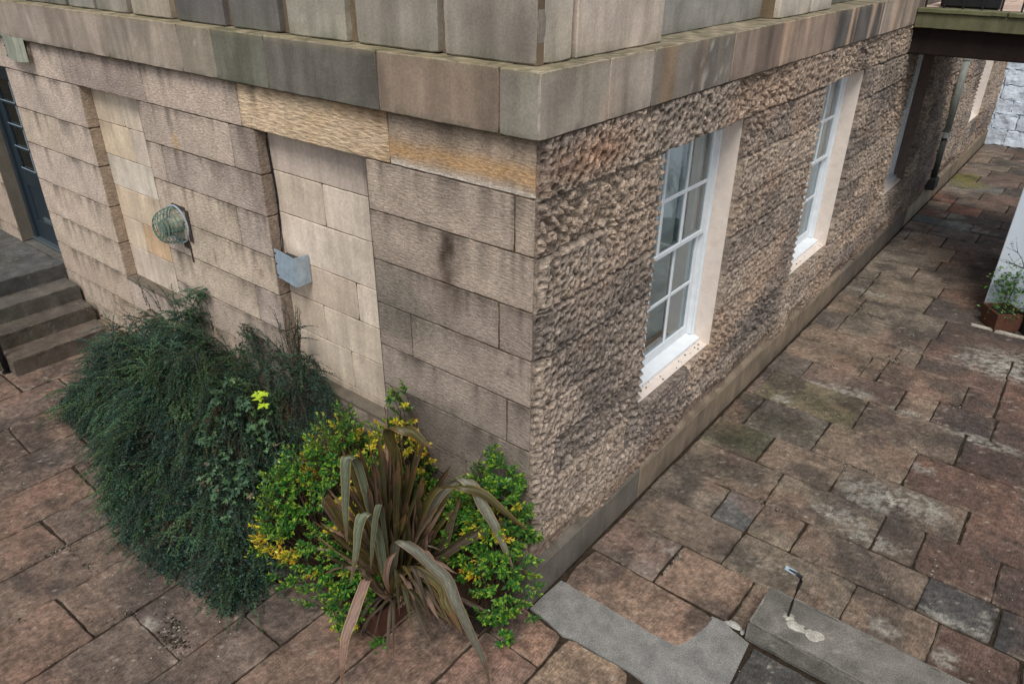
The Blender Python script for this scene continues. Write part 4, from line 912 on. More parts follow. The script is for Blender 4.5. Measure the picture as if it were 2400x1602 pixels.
# ------------------------------------------------------------------ plants
def orth(D):
    up = np.where(np.abs(D[:, 2:3]) > .92, [[1., 0, 0]], [[0, 0, 1.]]); a = np.cross(D, up); a /= np.linalg.norm(a, axis=1, keepdims=True) + 1e-9
    return a, np.cross(a, D)
def leaves(P, D, Nn, L, Wd, fold=.25):
    """6-vertex folded leaves. P base, D direction, Nn up normal"""
    D = D / (np.linalg.norm(D, axis=1, keepdims=True) + 1e-9); S = np.cross(D, Nn); S /= np.linalg.norm(S, axis=1, keepdims=True) + 1e-9; Nn = np.cross(S, D)
    L = L[:, None]; w = Wd[:, None]
    v = np.stack([P, P + D * L * .45 + S * w * .5 + Nn * w * fold, P + D * L * .45 - S * w * .5 + Nn * w * fold, P + D * L * .5, P + D * L - Nn * L * .12], 1)
    n = len(P); base = (np.arange(n) * 5)[:, None]
    F = np.concatenate([base + np.array([[0, 1, 4, 3]]), base + np.array([[0, 3, 4, 2]])])
    return v.reshape(-1, 3), F
rs = np.random.RandomState(11)
def coat_h(x, y):
    """height of the mound of the big dark shrub"""
    a = (x + 3.0) / 1.68; b_ = (-y) / (1.02 + .38 * sm(-3.7, -2.6, x) - .08 * sm(-2.4, -1.4, x))
    r2 = np.clip(1 - np.abs(a) ** 3.2, 0, 1) ** .55 * np.clip(1 - np.clip(b_, 0, 2) ** 2.2, 0, 1) ** .60
    h = 1.05 * r2 * (1 - .12 * sm(-2.4, -1.4, x))
    q = 1.22 * np.clip(1 - ((x + 1.86) / .52) ** 2 - ((y + .02) / .46) ** 2, 0, 1) ** .45
    return np.maximum(h, q) * (1 + .38 * (fbm(x * 3.0, y * 3.0, 700, 2) - .5) * 2 * (1 - .5 * (q > h)) + .16 * (fbm(x * 7, y * 7, 701, 2) - .5) * 2)
sh = root('cotoneaster_shrub', 'big dark green mounded shrub with small leaved arching sprays against the ashlar wall', 'shrub', (-2.9, -.3, 0))
P_l, D_l, N_l, L_l, W_l, C_l = [], [], [], [], [], []
stemsB = B(); stem_pts = []
def rod(pts, tint, lsz, n):
    """leaves set all round a twig"""
    m = len(pts) - 1; t = (np.arange(n) + rs.rand(n)) / n * m; i = np.minimum(t.astype(int), m - 1); fr = (t - i)[:, None]
    q = pts[i] + (pts[i + 1] - pts[i]) * fr; dd = pts[i + 1] - pts[i]; dd = dd / (np.linalg.norm(dd, axis=1, keepdims=True) + 1e-9)
    rr = rs.normal(0, 1, (n, 3)); rr -= (rr * dd).sum(1, keepdims=True) * dd; rr /= np.linalg.norm(rr, axis=1, keepdims=True) + 1e-9; rr[:, 2] = np.abs(rr[:, 2]) * .8 + rr[:, 2] * .2
    tp = (1 - .35 * (t / m))
    P_l.append(q); D_l.append(dd * .55 + rr * .85); N_l.append(np.tile([0, 0, 1.], (n, 1)) + rs.normal(0, .4, (n, 3)))
    L_l.append(lsz * rs.uniform(.7, 1.25, n) * tp); W_l.append(lsz * .62 * rs.uniform(.7, 1.2, n) * tp)
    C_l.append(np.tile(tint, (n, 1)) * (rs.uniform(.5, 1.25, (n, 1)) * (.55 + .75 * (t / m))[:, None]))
def spray(p0, d0, length, curl, tint, n_side=8, lsz=.015, dens=1.0):
    steps = 10; p = np.array(p0, float); d = np.array(d0, float); d /= np.linalg.norm(d); pts = [p.copy()]; ds = [d.copy()]
    for k in range(steps):
        d = d + np.array([0, 0, -curl]) / steps + rs.normal(0, .035, 3); d /= np.linalg.norm(d); p = p + d * length / steps
        p[1] = min(p[1], -.012); pts.append(p.copy()); ds.append(d.copy())
    pts = np.array(pts); stem_pts.append(pts)
    rod(pts, tint, lsz, int(length / .0042 * dens))
    for k in range(n_side):
        i = rs.randint(1, 8); dd = ds[i]; s = np.cross(dd, [0, 0, 1]); s /= np.linalg.norm(s) + 1e-6
        td = dd * .75 + s * rs.choice([-1, 1]) * .55 + rs.normal(0, .15, 3); td /= np.linalg.norm(td); tl = rs.uniform(.04, .10) * (1.1 - i / 14)
        sp = pts[i] + td * (np.linspace(0, 1, 4) * tl)[:, None] + np.array([0, 0, -1]) * (np.linspace(0, 1, 4)[:, None] ** 2) * tl * .2
        rod(sp, tint, lsz * .9, int(tl / .005 * dens))
GD = [lin(62, 94, 72), lin(54, 84, 72), lin(68, 102, 72), lin(48, 78, 68), lin(82, 114, 74)]
n_ok = 0
while n_ok < 520:
    x = rs.uniform(-4.7, -1.3); y = rs.uniform(-1.46, -.02); h = float(coat_h(x, y))
    if h < .05: continue
    e = .05; gxv = (float(coat_h(x + e, y)) - float(coat_h(x - e, y))) / (2 * e); gyv = (float(coat_h(x, y + e)) - float(coat_h(x, y - e))) / (2 * e)
    out = np.array([-gxv, -gyv, 0]); s_ = min(np.linalg.norm(out), 2.5)
    if rs.rand() > .35 + .3 * s_: continue
    if np.linalg.norm(out) > 1e-6: out /= np.linalg.norm(out)
    outw = np.array([(x + 2.9) * .8, y + .15, 0]); outw /= np.linalg.norm(outw) + 1e-6
    d0 = outw * .9 + out * .5 + np.array([rs.normal(0, .35), rs.normal(0, .35), .62 - .26 * s_ + rs.normal(0, .2)])
    if y > -.25 and d0[1] > 0: d0[1] *= -.2
    d0 /= np.linalg.norm(d0); inner = rs.uniform(-.03, .14); kc = int(rs.randint(0, 5)); br_ = rs.uniform(.7, 1.45); brown = rs.rand()
    c0 = np.array([x, y, max(h - inner, .03)]) - d0 * .16
    for q in range(6):
        d = d0 + rs.normal(0, .27, 3); p0 = c0 + rs.normal(0, .035, 3); p0[2] = max(p0[2], .02); p0[1] = min(p0[1], -.03)
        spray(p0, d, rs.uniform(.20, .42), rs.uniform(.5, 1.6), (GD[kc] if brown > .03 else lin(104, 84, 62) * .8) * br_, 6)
    n_ok += 1
for (x, y, z, dx, dy, dz, l, cu) in [(-4.1, -.12, .88, -.1, -.1, 1, .34, .5), (-3.9, -.12, .95, .1, -.1, 1, .36, 1.4), (-3.65, -.12, 1.0, .25, -.1, 1, .38, 1.7), (-3.4, -.15, 1.0, .5, -.1, .9, .42, 1.5), (-3.1, -.12, 1.02, .2, -.1, 1, .26, .9), (-2.8, -.1, 1.0, .8, -.1, .8, .36, 1.1),
        (-2.65, -.1, .95, .8, -.1, .7, .4, 1.2), (-2.1, -.06, 1.05, .1, 0, 1, .45, .3), (-2.15, -.08, 1.0, .0, 0, 1, .50, .2), (-2.05, -.06, 1.1, .5, 0, .8, .34, 1.2), (-2.0, -.08, .95, .6, 0, .7, .4, 1.5), (-2.2, -.06, 1.0, -.5, 0, .8, .38, 1.0),
        (-2.1, -.04, 1.3, .7, 0, .5, .26, .6), (-2.12, -.05, 1.05, .05, 0, 1, .48, .2), (-2.08, -.05, 1.0, -.08, 0, 1, .5, .3), (-2.05, -.05, 1.1, .15, 0, 1, .42, .5), (-2.14, -.05, 1.15, -.12, 0, 1, .36, .3), (-2.1, -.05, 1.2, .25, 0, 1, .34, .9), (-2.18, -.05, 1.0, -.3, 0, 1, .3, .9), (-1.9, -.1, .9, .8, 0, .6, .42, .9), (-1.7, -.12, .82, .9, 0, .5, .40, .8), (-1.6, -.1, .75, .9, 0, .45, .40, 1.0), (-1.5, -.12, .7, .9, -.1, .5, .36, 1.3), (-2.3, -.2, .95, -.3, 0, 1, .3, .5), (-1.3, -.1, .62, .9, .0, .4, .35, .9), (-4.25, -.2, .7, -.4, -.2, .9, .3, .7)]:
    for r in range(2):
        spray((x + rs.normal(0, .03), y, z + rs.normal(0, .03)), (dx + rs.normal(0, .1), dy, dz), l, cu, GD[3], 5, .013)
m = 42000; fx = rs.uniform(-4.7, -1.25, m); fy = rs.uniform(-1.46, -.02, m); fh = coat_h(fx, fy); ok = fh > .06; fx, fy, fh = fx[ok], fy[ok], fh[ok]; m = len(fx)
P_l.append(np.stack([fx, fy, fh * rs.uniform(.0, .80, m) ** .6], 1)); D_l.append(rs.normal(0, 1, (m, 3))); N_l.append(rs.normal(0, 1, (m, 3))); L_l.append(np.full(m, .022)); W_l.append(np.full(m, .014)); C_l.append(np.tile(GD[1], (m, 1)) * rs.uniform(.5, 1.1, (m, 1)))
def leaves4(P, D, Nn, L, Wd):
    D = D / (np.linalg.norm(D, axis=1, keepdims=True) + 1e-9); S = np.cross(D, Nn); S /= np.linalg.norm(S, axis=1, keepdims=True) + 1e-9
    L = L[:, None]; w = Wd[:, None]; v = np.stack([P, P + D * L * .5 + S * w * .5, P + D * L, P + D * L * .5 - S * w * .5], 1)
    return v.reshape(-1, 3), np.arange(len(P) * 4).reshape(-1, 4)
V, F = leaves4(np.concatenate(P_l), np.concatenate(D_l), np.concatenate(N_l), np.concatenate(L_l), np.concatenate(W_l))
C4 = np.repeat(np.concatenate(C_l), 4, axis=0)
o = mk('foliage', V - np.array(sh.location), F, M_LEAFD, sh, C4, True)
def thin_stems(name, lst, r, matl, parent, n=4):
    """many thin tapered stems in one mesh, vectorised"""
    P = np.array(lst); k, m, _ = P.shape; Tn = np.gradient(P, axis=1); Tn /= np.linalg.norm(Tn, axis=2, keepdims=True) + 1e-9
    a = np.cross(Tn, [0.1, .2, 1.]); a /= np.linalg.norm(a, axis=2, keepdims=True) + 1e-9; b_ = np.cross(Tn, a)
    w = np.arange(n) * 2 * math.pi / n; rr = (r * np.linspace(1, .4, m))[None, :, None, None]
    R = P[:, :, None, :] + (a[:, :, None, :] * np.cos(w)[None, None, :, None] + b_[:, :, None, :] * np.sin(w)[None, None, :, None]) * rr
    V = R.reshape(-1, 3); idx = np.arange(k * m * n).reshape(k, m, n)
    F = np.stack([idx[:, :-1], np.roll(idx[:, :-1], -1, 2), np.roll(idx[:, 1:], -1, 2), idx[:, 1:]], -1).reshape(-1, 4)
    return mk(name, V - np.array(parent.location), F, matl, parent, None, True)
thin_stems('branches', stem_pts, .0022, M_WOOD, sh, 3)
# ground soil bed beneath the planting
b = B(); 
n = 40; gx = np.linspace(-4.7, -.06, n); gy = np.linspace(-.40, -.05, 12); GX, GY = np.meshgrid(gx, gy)
V = np.stack([GX, GY, gz(GX, GY) + .012 + .05 * fbm(GX * 5, GY * 5, 720, 3) * np.clip(1 - (-GY - .05) / .55, 0, 1)], -1).reshape(-1, 3); idx = np.arange(n * 12).reshape(12, n)
tag(mk('planting_soil', V, np.stack([idx[:-1, :-1], idx[:-1, 1:], idx[1:, 1:], idx[1:, :-1]], -1).reshape(-1, 4), M_SOIL, None, None, True), kind='structure')

# ---- variegated evergreen bushes with glossy leaves
def glossy_bush(name, label, hf, xr, yr, nshoot, yellow, dark, seed, lsz=.040):
    g = np.random.RandomState(seed); t = root(name, label, 'shrub', ((xr[0] + xr[1]) / 2, (yr[0] + yr[1]) / 2, 0))
    PP, DD, NN, LL, WW, CC_ = [], [], [], [], [], []; st = []
    n = 0; tries = 0
    while n < nshoot and tries < nshoot * 30:
        tries += 1
        x = g.uniform(*xr); y = g.uniform(*yr); h = float(hf(x, y))
        if h < .06: continue
        e = .03; gr = np.array([-(float(hf(x + e, y)) - float(hf(x - e, y))) / (2 * e), -(float(hf(x, y + e)) - float(hf(x, y - e))) / (2 * e), 0]); gm = min(np.linalg.norm(gr), 3.0)
        if g.rand() > .3 + .35 * gm: continue
        low = g.rand(); z = h * (1 - .45 * low ** 1.6)
        d = gr / (np.linalg.norm(gr) + .6) + np.array([g.normal(0, .25), g.normal(0, .25), .75])
        if y > -.15 and d[1] > 0: d[1] = -abs(d[1]) * .3
        d /= np.linalg.norm(d); ln = g.uniform(.07, .13); p0 = np.array([x, y, z]) - d * ln * .5
        st.append(np.array([(t.location.x + (x - t.location.x) * .35, min(t.location.y + (y - t.location.y) * .35, -.04), .02), p0 - d * .12 + np.array([0, 0, -.06]), p0 - d * .05, p0, p0 + d * ln * .5, p0 + d * ln]))
        yel = 0
        for (a, b_, c_, r_) in yellow:
            if (x - a) ** 2 + (y - b_) ** 2 + (z - c_) ** 2 < r_ ** 2: yel = .9
        if g.rand() < .04: yel = .6
        a, b2 = orth(d[None]); a = a[0]; b2 = b2[0]; m = g.randint(12, 18)
        for k in range(m):
            tt = (k + .5) / m; w = k * 2.4; rad = a * math.cos(w) + b2 * math.sin(w)
            dl = rad * (1.0 - .55 * tt) + d * (.25 + .9 * tt) + g.normal(0, .12, 3)
            PP.append(p0 + d * ln * tt); DD.append(dl); NN.append(d + rad * -.2 + np.array([0, 0, .3])); s = lsz * g.uniform(.7, 1.2) * (1 - .35 * tt); LL.append(s); WW.append(s * .5)
            gr_ = lin(58, 116, 44) * g.uniform(.55, 1.3) if g.rand() < .65 else lin(122, 170, 56) * g.uniform(.6, 1.15)
            if dark: gr_ = gr_ * .8
            if tt > .72 and g.rand() < .5: gr_ = lin(166, 192, 62) * g.uniform(.6, 1.1)
            yv = lin(236, 216, 62) * g.uniform(.7, 1.1) if g.rand() < .75 else lin(214, 150, 50)
            f = yel if g.rand() < .2 + .75 * tt else yel * .35
            CC_.append(gr_ * (1 - f) + yv * f)
        n += 1
    V, F = leaves(np.array(PP), np.array(DD), np.array(NN), np.array(LL), np.array(WW), .15)
    mk('foliage', V - np.array(t.location), F, M_LEAFG, t, np.repeat(np.array(CC_), 5, axis=0), True)
    thin_stems('branches', st, .0028, M_WOOD, t, 4)
    # woody base
    b = B()
    for k in range(14):
        x = g.uniform(xr[0] * .7 + xr[1] * .3, xr[0] * .3 + xr[1] * .7); y = g.uniform(yr[0] * .6 + yr[1] * .4, yr[1]); x2 = x + g.normal(0, .12); y2 = min(y + g.normal(0, .1), -.03)
        h = max(float(hf(x2, y2)) * .85, .1)
        b.tube([(x - t.location.x, y - t.location.y, 0), ((x + x2) / 2 - t.location.x + .02, (y + y2) / 2 - t.location.y, h * .5), (x2 - t.location.x, y2 - t.location.y, h)], [.009, .006, .003], 6)
    b.build('stems', M_WOOD, t, smooth=True)
    return t
def h1(x, y):
    a = (x + 1.10) / .54; b_ = (y + .42) / .55
    return 1.08 * np.clip(1 - a * a, 0, 1) ** .4 * np.clip(1 - b_ * b_, 0, 1) ** .4 * (1 + .35 * (fbm(x * 5, y * 5, 730, 2) - .5) * 2)
def h2(x, y):
    a = (x + .22) / .36; b_ = (y + .17) / .25
    return 1.18 * np.clip(1 - a * a, 0, 1) ** .4 * np.clip(1 - b_ * b_, 0, 1) ** .4 * (1 + .4 * (fbm(x * 6, y * 6, 731, 2) - .5) * 2)
def h3(x, y):
    a = (x + .86) / .20; b_ = (y + .17) / .15
    return 1.30 * np.clip(1 - a * a, 0, 1) ** .4 * np.clip(1 - b_ * b_, 0, 1) ** .4 * (1 + .3 * (fbm(x * 7, y * 7, 732, 2) - .5) * 2)
glossy_bush('evergreen_shrub', 'bright green shrub with yellow tipped leaves between the dark mound and the strappy plant', h1, (-1.62, -.58), (-.98, -.02), 900,
            [(-1.5, -.45, .70, .17), (-1.35, -.3, .85, .13), (-1.42, -.82, .35, .15), (-1.2, -.9, .40, .10), (-1.05, -.30, 1.0, .12), (-.86, -.66, .75, .19), (-1.3, -.6, .75, .10), (-1.15, -.2, .95, .08)], 0, 31)
glossy_bush('evergreen_shrub', 'low bright green shrub at the foot of the building corner', h2, (-.58, .14), (-.42, -.02), 480, [(-.15, -.3, .42, .09), (-.05, -.25, .75, .10)], 0, 32)
glossy_bush('evergreen_shrub', 'tall leafy shoots with a yellow spire against the ashlar behind the strappy plant', h3, (-1.06, -.66), (-.32, -.02), 150, [(-.72, -.17, 1.15, .20), (-.75, -.15, .9, .12)], 1, 33)

# ---- lobed leaf plant and lime green seedling
def lobed(P, D, Nn, s, lobes, rg):
    D = D / np.linalg.norm(D); S = np.cross(D, Nn); S /= np.linalg.norm(S); Nn = np.cross(S, D)
    V = [P]; pts = []
    for a, r in lobes: pts.append((a, r))
    for a, r in pts:
        V.append(P + (D * math.cos(a) + S * math.sin(a)) * r * s - Nn * (r * s * .18) + Nn * rg.normal(0, .004))
    n = len(pts); return V, [(0, i, i + 1) for i in range(1, n)]
LOB = [(-2.6, .35), (-2.2, .62), (-1.85, .42), (-1.35, .85), (-1.05, .78), (-.75, .45), (-.3, .8), (0, 1.15), (.3, .8), (.75, .45), (1.05, .78), (1.35, .85), (1.85, .42), (2.2, .62), (2.6, .35)]
lp = root('lobed_leaf_plant', 'mid green plant with lobed toothed leaves growing through the dark mounded shrub', 'plant', (-1.9, -.8, 0))
V = []; F = []; Cq = []; g = np.random.RandomState(8); stl = []
for k in range(120):
    x = g.uniform(-2.25, -1.45); y = g.uniform(-1.0, -.45)
    if ((x + 1.85) / .42) ** 2 + ((y + .72) / .3) ** 2 > 1: continue
    z = max(float(coat_h(x, y)), .3) + g.uniform(-.06, .06)
    for q in range(3):
        d = np.array([g.normal(0, 1), g.normal(-.5, .8), g.normal(-.35, .3)]); nn = np.array([g.normal(0, .3), g.normal(-.2, .3), 1.])
        c = np.array([x, y, z]) + g.normal(0, .02, 3); vv, ff = lobed(c, d, nn, g.uniform(.022, .040), LOB, g); n0 = len(V); V += vv; F += [tuple(i + n0 for i in f) for f in ff]
        tcol = (lin(78, 112, 82) if g.rand() < .7 else (lin(104, 138, 88) if g.rand() < .7 else lin(140, 124, 104))) * g.uniform(.65, 1.1); Cq += [tcol] * len(vv)
    stl.append(np.array([(x + (-.1 * (x + 1.9)), y + .1, .2), (x, y + .05, z * .5 + .1), (x, y + .02, z - .05), (x, y, z - .01), (x, y, z)]))
V = np.array(V) - np.array(lp.location); mk('foliage', V, np.array(F), M_LEAFG, lp, np.array(Cq)); thin_stems('stems', stl, .0025, M_WOOD, lp, 4)
ls = root('seedling', 'tall thin seedling with three lime green toothed leaves above the dark mounded shrub', 'seedling', (-1.95, -.45, .5))
V = []; F = []; Cq = []
for (dx, dy, dz, s) in ((-.05, -.0, .0, .055), (-.10, .02, .0, .045), (.02, .0, .07, .062), (.045, -.03, .0, .055), (.0, -.02, .03, .03)):
    d = np.array([dx, -.35, dz * .5 + .02]) + 1e-3; vv, ff = lobed(np.array([dx * 1.0, dy, .50 + dz]), d, np.array([.1, -.5, 1.]), s, LOB, g); n0 = len(V); V += vv; F += [tuple(i + n0 for i in f) for f in ff]; Cq += [lin(196, 224, 62)] * len(vv)
mk('foliage', V, np.array(F), M_LEAFG, ls, np.array(Cq))
b = B(); b.tube([(.03, 0, -.2), (.02, 0, .2), (0, 0, .5)], .004, 6); b.tube([(0, 0, .47), (-.10, .02, .5)], .002, 5); b.tube([(0, 0, .47), (.02, 0, .57)], .002, 5); b.tube([(0, 0, .48), (.045, -.03, .5)], .002, 5); b.build('stem', M_WOOD, ls)

# ---- strappy plant with striped blades, in a square terracotta planter
pt_ = root('square_planter', 'low square brown terracotta planter holding the strappy striped plant', 'planter', (-.775, -.555, 0))
def taper_box(b, hx, hy, z0, z1, k0, k1, wall=.02):
    V = []
    for (z, k, s) in ((z0, k0, 1), (z1, k1, 1), (z1, k1, 1 - wall / hx), (z1 - .05, k1, 1 - wall / hx)):
        for (a, c) in ((-1, -1), (1, -1), (1, 1), (-1, 1)): V.append((a * hx * k * s, c * hy * k * s, z))
    F = [(3, 2, 1, 0)]
    for L0 in (0, 4, 8):
        for i in range(4): F.append((L0 + i, L0 + (i + 1) % 4, L0 + 4 + (i + 1) % 4, L0 + 4 + i))
    return b.add(V, F)
b = B(); taper_box(b, .26, .26, 0, .20, .93, 1.0); b.build('planter_body', M_TERRA, pt_)
b = B(); b.box(-.24, .24, -.24, .24, .14, .165); b.build('soil', M_SOIL, pt_)
ph = root('strappy_plant', 'large phormium with long striped bronze green blades arching over the paving', 'plant', (-.56, -.60, .17))
BL = [
 (.055,[(-.564,-.680,.445),(-.566,-.713,.865),(-.570,-.765,1.274),(-.562,-.802,1.388),(-.559,-.862,1.413),(-.548,-.895,1.264),(-.552,-.915,1.060),(-.558,-.923,.872)], 0),
 (.055,[(-.541,-.684,.412),(-.529,-.716,.793),(-.513,-.775,1.002),(-.499,-.836,1.053),(-.498,-.882,.978),(-.501,-.916,.818),(-.532,-.954,.589)], 0),
 (.032,[(-.547,-.660,.388),(-.509,-.692,.835),(-.475,-.729,1.055),(-.464,-.763,1.057),(-.468,-.799,.936),(-.477,-.825,.763),(-.487,-.838,.641)], 0),
 (.062,[(-.525,-.664,.354),(-.443,-.691,.681),(-.371,-.714,.852),(-.265,-.712,.854),(-.145,-.693,.783),(-.041,-.677,.725),(.061,-.712,.629),(.166,-.711,.450),(.231,-.696,.296),(.269,-.681,.098)], 1),
 (.078,[(-.508,-.660,.340),(-.440,-.657,.527),(-.335,-.640,.621),(-.231,-.624,.616),(-.126,-.624,.576),(-.045,-.683,.530),(.061,-.680,.384)], 2),
 (.060,[(-.539,-.681,.252),(-.543,-.780,.437),(-.509,-.848,.588),(-.461,-.946,.573),(-.418,-1.051,.509),(-.386,-1.138,.443),(-.365,-1.190,.313),(-.366,-1.223,.115)], 3),
 (.048,[(-.502,-.605,.320),(-.417,-.504,.801),(-.340,-.443,1.046),(-.263,-.398,1.093),(-.170,-.364,1.106),(-.069,-.321,1.073),(.032,-.278,.981),(.096,-.233,.902),(.145,-.190,.844)], 2),
 (.060,[(-.530,-.561,.265),(-.408,-.415,.841),(-.270,-.327,1.086),(-.160,-.321,1.098),(-.085,-.325,.994),(.0,-.317,.879),(.063,-.304,.736),(.109,-.279,.589)], 1),
 (.068,[(-.489,-.590,.263),(-.364,-.472,.511),(-.283,-.421,.604),(-.179,-.344,.718),(-.080,-.256,.790),(.034,-.151,.795),(.110,-.075,.783)], 4),
 (.070,[(-.562,-.599,.329),(-.578,-.509,.812),(-.602,-.475,1.152),(-.613,-.504,1.358),(-.551,-.508,1.435),(-.459,-.492,1.433),(-.389,-.470,1.381),(-.334,-.451,1.345)], 2),
 (.030,[(-.538,-.492,.203),(-.308,-.30,.707),(-.207,-.20,.889),(-.128,-.14,.916),(-.035,-.09,.852),(.03,-.04,.775)], 0),
 (.035,[(-.519,-.704,.412),(-.475,-.729,.583),(-.437,-.730,.686),(-.397,-.714,.742)], 3),
 (.030,[(-.490,-.669,.286),(-.502,-.793,.433),(-.476,-.886,.649),(-.544,-.890,.647),(-.630,-.946,.646),(-.702,-1.001,.604)], 4),
 (.020,[(-.434,-.602,.319),(-.343,-.649,.318),(-.226,-.712,.268),(-.138,-.731,.179)], 4),
 (.020,[(-.505,-.688,.299),(-.477,-.810,.330),(-.471,-.912,.322),(-.428,-1.032,.287)], 4),
 (.030,[(-.443,-.613,.374),(-.304,-.602,.330),(-.187,-.619,.332),(-.076,-.610,.285)], 2),
 (.025,[(-.311,-.533,.327),(-.159,-.428,.273),(-.066,-.395,.248),(.024,-.350,.184)], 4),
 (.050,[(-.530,-.561,.265),(-.405,-.442,.473),(-.326,-.395,.628),(-.294,-.356,.797),(-.258,-.313,.949)], 4)]
PAL = [(lin(116, 124, 100), lin(204, 168, 104)), (lin(132, 130, 112), lin(190, 140, 108)), (lin(98, 90, 50), lin(166, 122, 74)), (lin(168, 136, 120), lin(214, 186, 132)), (lin(98, 86, 68), lin(140, 108, 82)), (lin(70, 68, 42), lin(120, 92, 60))]
def catmull(P, n):
    P = np.array(P, float); P = np.vstack([2 * P[0] - P[1], P, 2 * P[-1] - P[-2]]); out = []
    for i in range(1, len(P) - 2):
        for t in np.linspace(0, 1, n, endpoint=False):
            out.append(.5 * ((2 * P[i]) + (-P[i - 1] + P[i + 1]) * t + (2 * P[i - 1] - 5 * P[i] + 4 * P[i + 1] - P[i + 2]) * t * t + (-P[i - 1] + 3 * P[i] - 3 * P[i + 1] + P[i + 2]) * t ** 3))
    out.append(P[-2]); return np.array(out)
def blade(pts, w, pal, blunt=False, side=None, fold=.30, name='blade'):
    C_ = catmull(pts, 6); m = len(C_); Tn = np.gradient(C_, axis=0); Tn /= np.linalg.norm(Tn, axis=1, keepdims=True) + 1e-9
    if side is None:
        ax = np.array([.78, .62, 0.])   # broad faces look out over the court
        s = ax - Tn * (Tn @ ax)[:, None]
    else: s = side - Tn * (Tn @ side)[:, None]
    s /= np.linalg.norm(s, axis=1, keepdims=True) + 1e-9; nn = np.cross(s, Tn)
    t = np.linspace(0, 1, m); prof = (.55 + .45 * np.sin(np.clip(t * 1.4, 0, 1) * math.pi / 2)) * (1 if blunt else 1) * np.clip((1 - t) / (.04 if blunt else .34), 0, 1) ** .6
    prof = np.maximum(prof, .03); k = np.array([-1, -.86, -.66, -.5, -.3, -.1, .1, .3, .5, .66, .86, 1]); V = []; jit = np.random.RandomState(int(w * 1e5) % 9999).uniform(.62, 1.28, 12); Cc_ = []
    base, edgec = PAL[pal]; gg = rs.uniform(.62, .98)
    for i in range(m):
        for kk in k:
            V.append(C_[i] + s[i] * kk * w * .5 * prof[i] + nn[i] * abs(kk) * w * fold * prof[i])
            stripe = jit[list(k).index(kk)] * (.92 + .16 * math.sin(i * 1.7 + kk * 9))
            c = edgec if abs(kk) > .9 else base * stripe
            if t[i] > .9: c = c * .5 + lin(120, 84, 60) * .5
            Cc_.append(c * gg)
    V = np.array(V); idx = np.arange(m * 12).reshape(m, 12); F = np.stack([idx[:-1, :-1], idx[:-1, 1:], idx[1:, 1:], idx[1:, :-1]], -1).reshape(-1, 4)
    mk(name, V - np.array(ph.location), F, M_BLADE, ph, np.array(Cc_), True)
b0 = np.array([-.56, -.60, .19])
for w, pts, pal in BL:
    p0 = b0 + (np.array(pts[0]) - b0) * .25; p0[2] = .18; blade([tuple(p0)] + pts, w * 1.05, pal)
g = np.random.RandomState(17)
for k in range(185):   # inner fan, many blades cut off blunt
    a = g.normal(0, .50) if k % 3 else g.uniform(-1.2, 1.2); h = g.uniform(.6, 1.28) * (1 - .30 * abs(a)); px, py = .78 * math.sin(a), .62 * math.sin(a)
    back = g.uniform(-.30, .40)
    tip = b0 + np.array([px * h * .58 - .30 * back, py * h * .58 + .38 * back, h * math.cos(a * .75)])
    if tip[1] > -.05: tip[1] = -.06
    mid = b0 * .5 + tip * .5 + np.array([0, 0, .05]) + g.normal(0, .025, 3); st_ = b0 + np.array([g.normal(0, .05), g.normal(0, .045), -.01])
    an = g.uniform(0, 3.1); blade([tuple(st_), tuple(mid), tuple(tip)], g.uniform(.016, .038), int(g.choice([2, 4, 4, 5, 5, 5, 3])), blunt=g.rand() < .6, side=np.array([math.cos(an) * .5 + .6, math.sin(an) * .5 + .4, 0]))
for k in range(34):   # lower blades reaching out over the shrubs on the right and left
    a = g.uniform(-.9, .55) if k < 24 else g.uniform(2.6, 3.8); l = g.uniform(.3, .62); d = np.array([math.cos(a), math.sin(a) * .7, 0]); e = b0 + d * l + np.array([0, 0, g.uniform(.10, .5)])
    mm = b0 + d * l * .55 + np.array([0, 0, g.uniform(.25, .5)]); e[1] = min(e[1], -.08); mm[1] = min(mm[1], -.08)
    blade([tuple(b0 + g.normal(0, .03, 3) * np.array([1, 1, .2])), tuple(mm), tuple(e)], g.uniform(.016, .034), int(g.choice([4, 5, 2, 3])))
for k in range(26):   # dead blades lying round the base
    a = g.uniform(-2.6, .9); l = g.uniform(.18, .42); d = np.array([math.cos(a), math.sin(a), 0]); e = b0 + d * l; e[2] = max(.03, .26 - l * .4 + g.normal(0, .03)); mm = b0 + d * l * .5; mm[2] = .27 + g.uniform(-.04, .05); e[1] = min(e[1], -.08)
    blade([tuple(b0), tuple(mm), tuple(e)], g.uniform(.01, .022), 4, name='dead_blade')
# tiny weed in the joint
V = []; F = []; Cq = []
for k in range(26):
    d = np.array([g.normal(), g.normal(), .3]); vv, ff = lobed(np.array([-.50 + g.normal(0, .022), -.84 + g.normal(0, .022), .01 + g.rand() * .035]), d, np.array([0, 0, 1.]), g.uniform(.012, .022), LOB, g); n0 = len(V); V += vv; F += [tuple(i + n0 for i in f) for f in ff]; Cq += [lin(76, 128, 44)] * len(vv)
tag(mk('weed', V, np.array(F), M_LEAFG, None, np.array(Cq)), 'tiny green weed in the paving joint below the planter corner', 'weed')

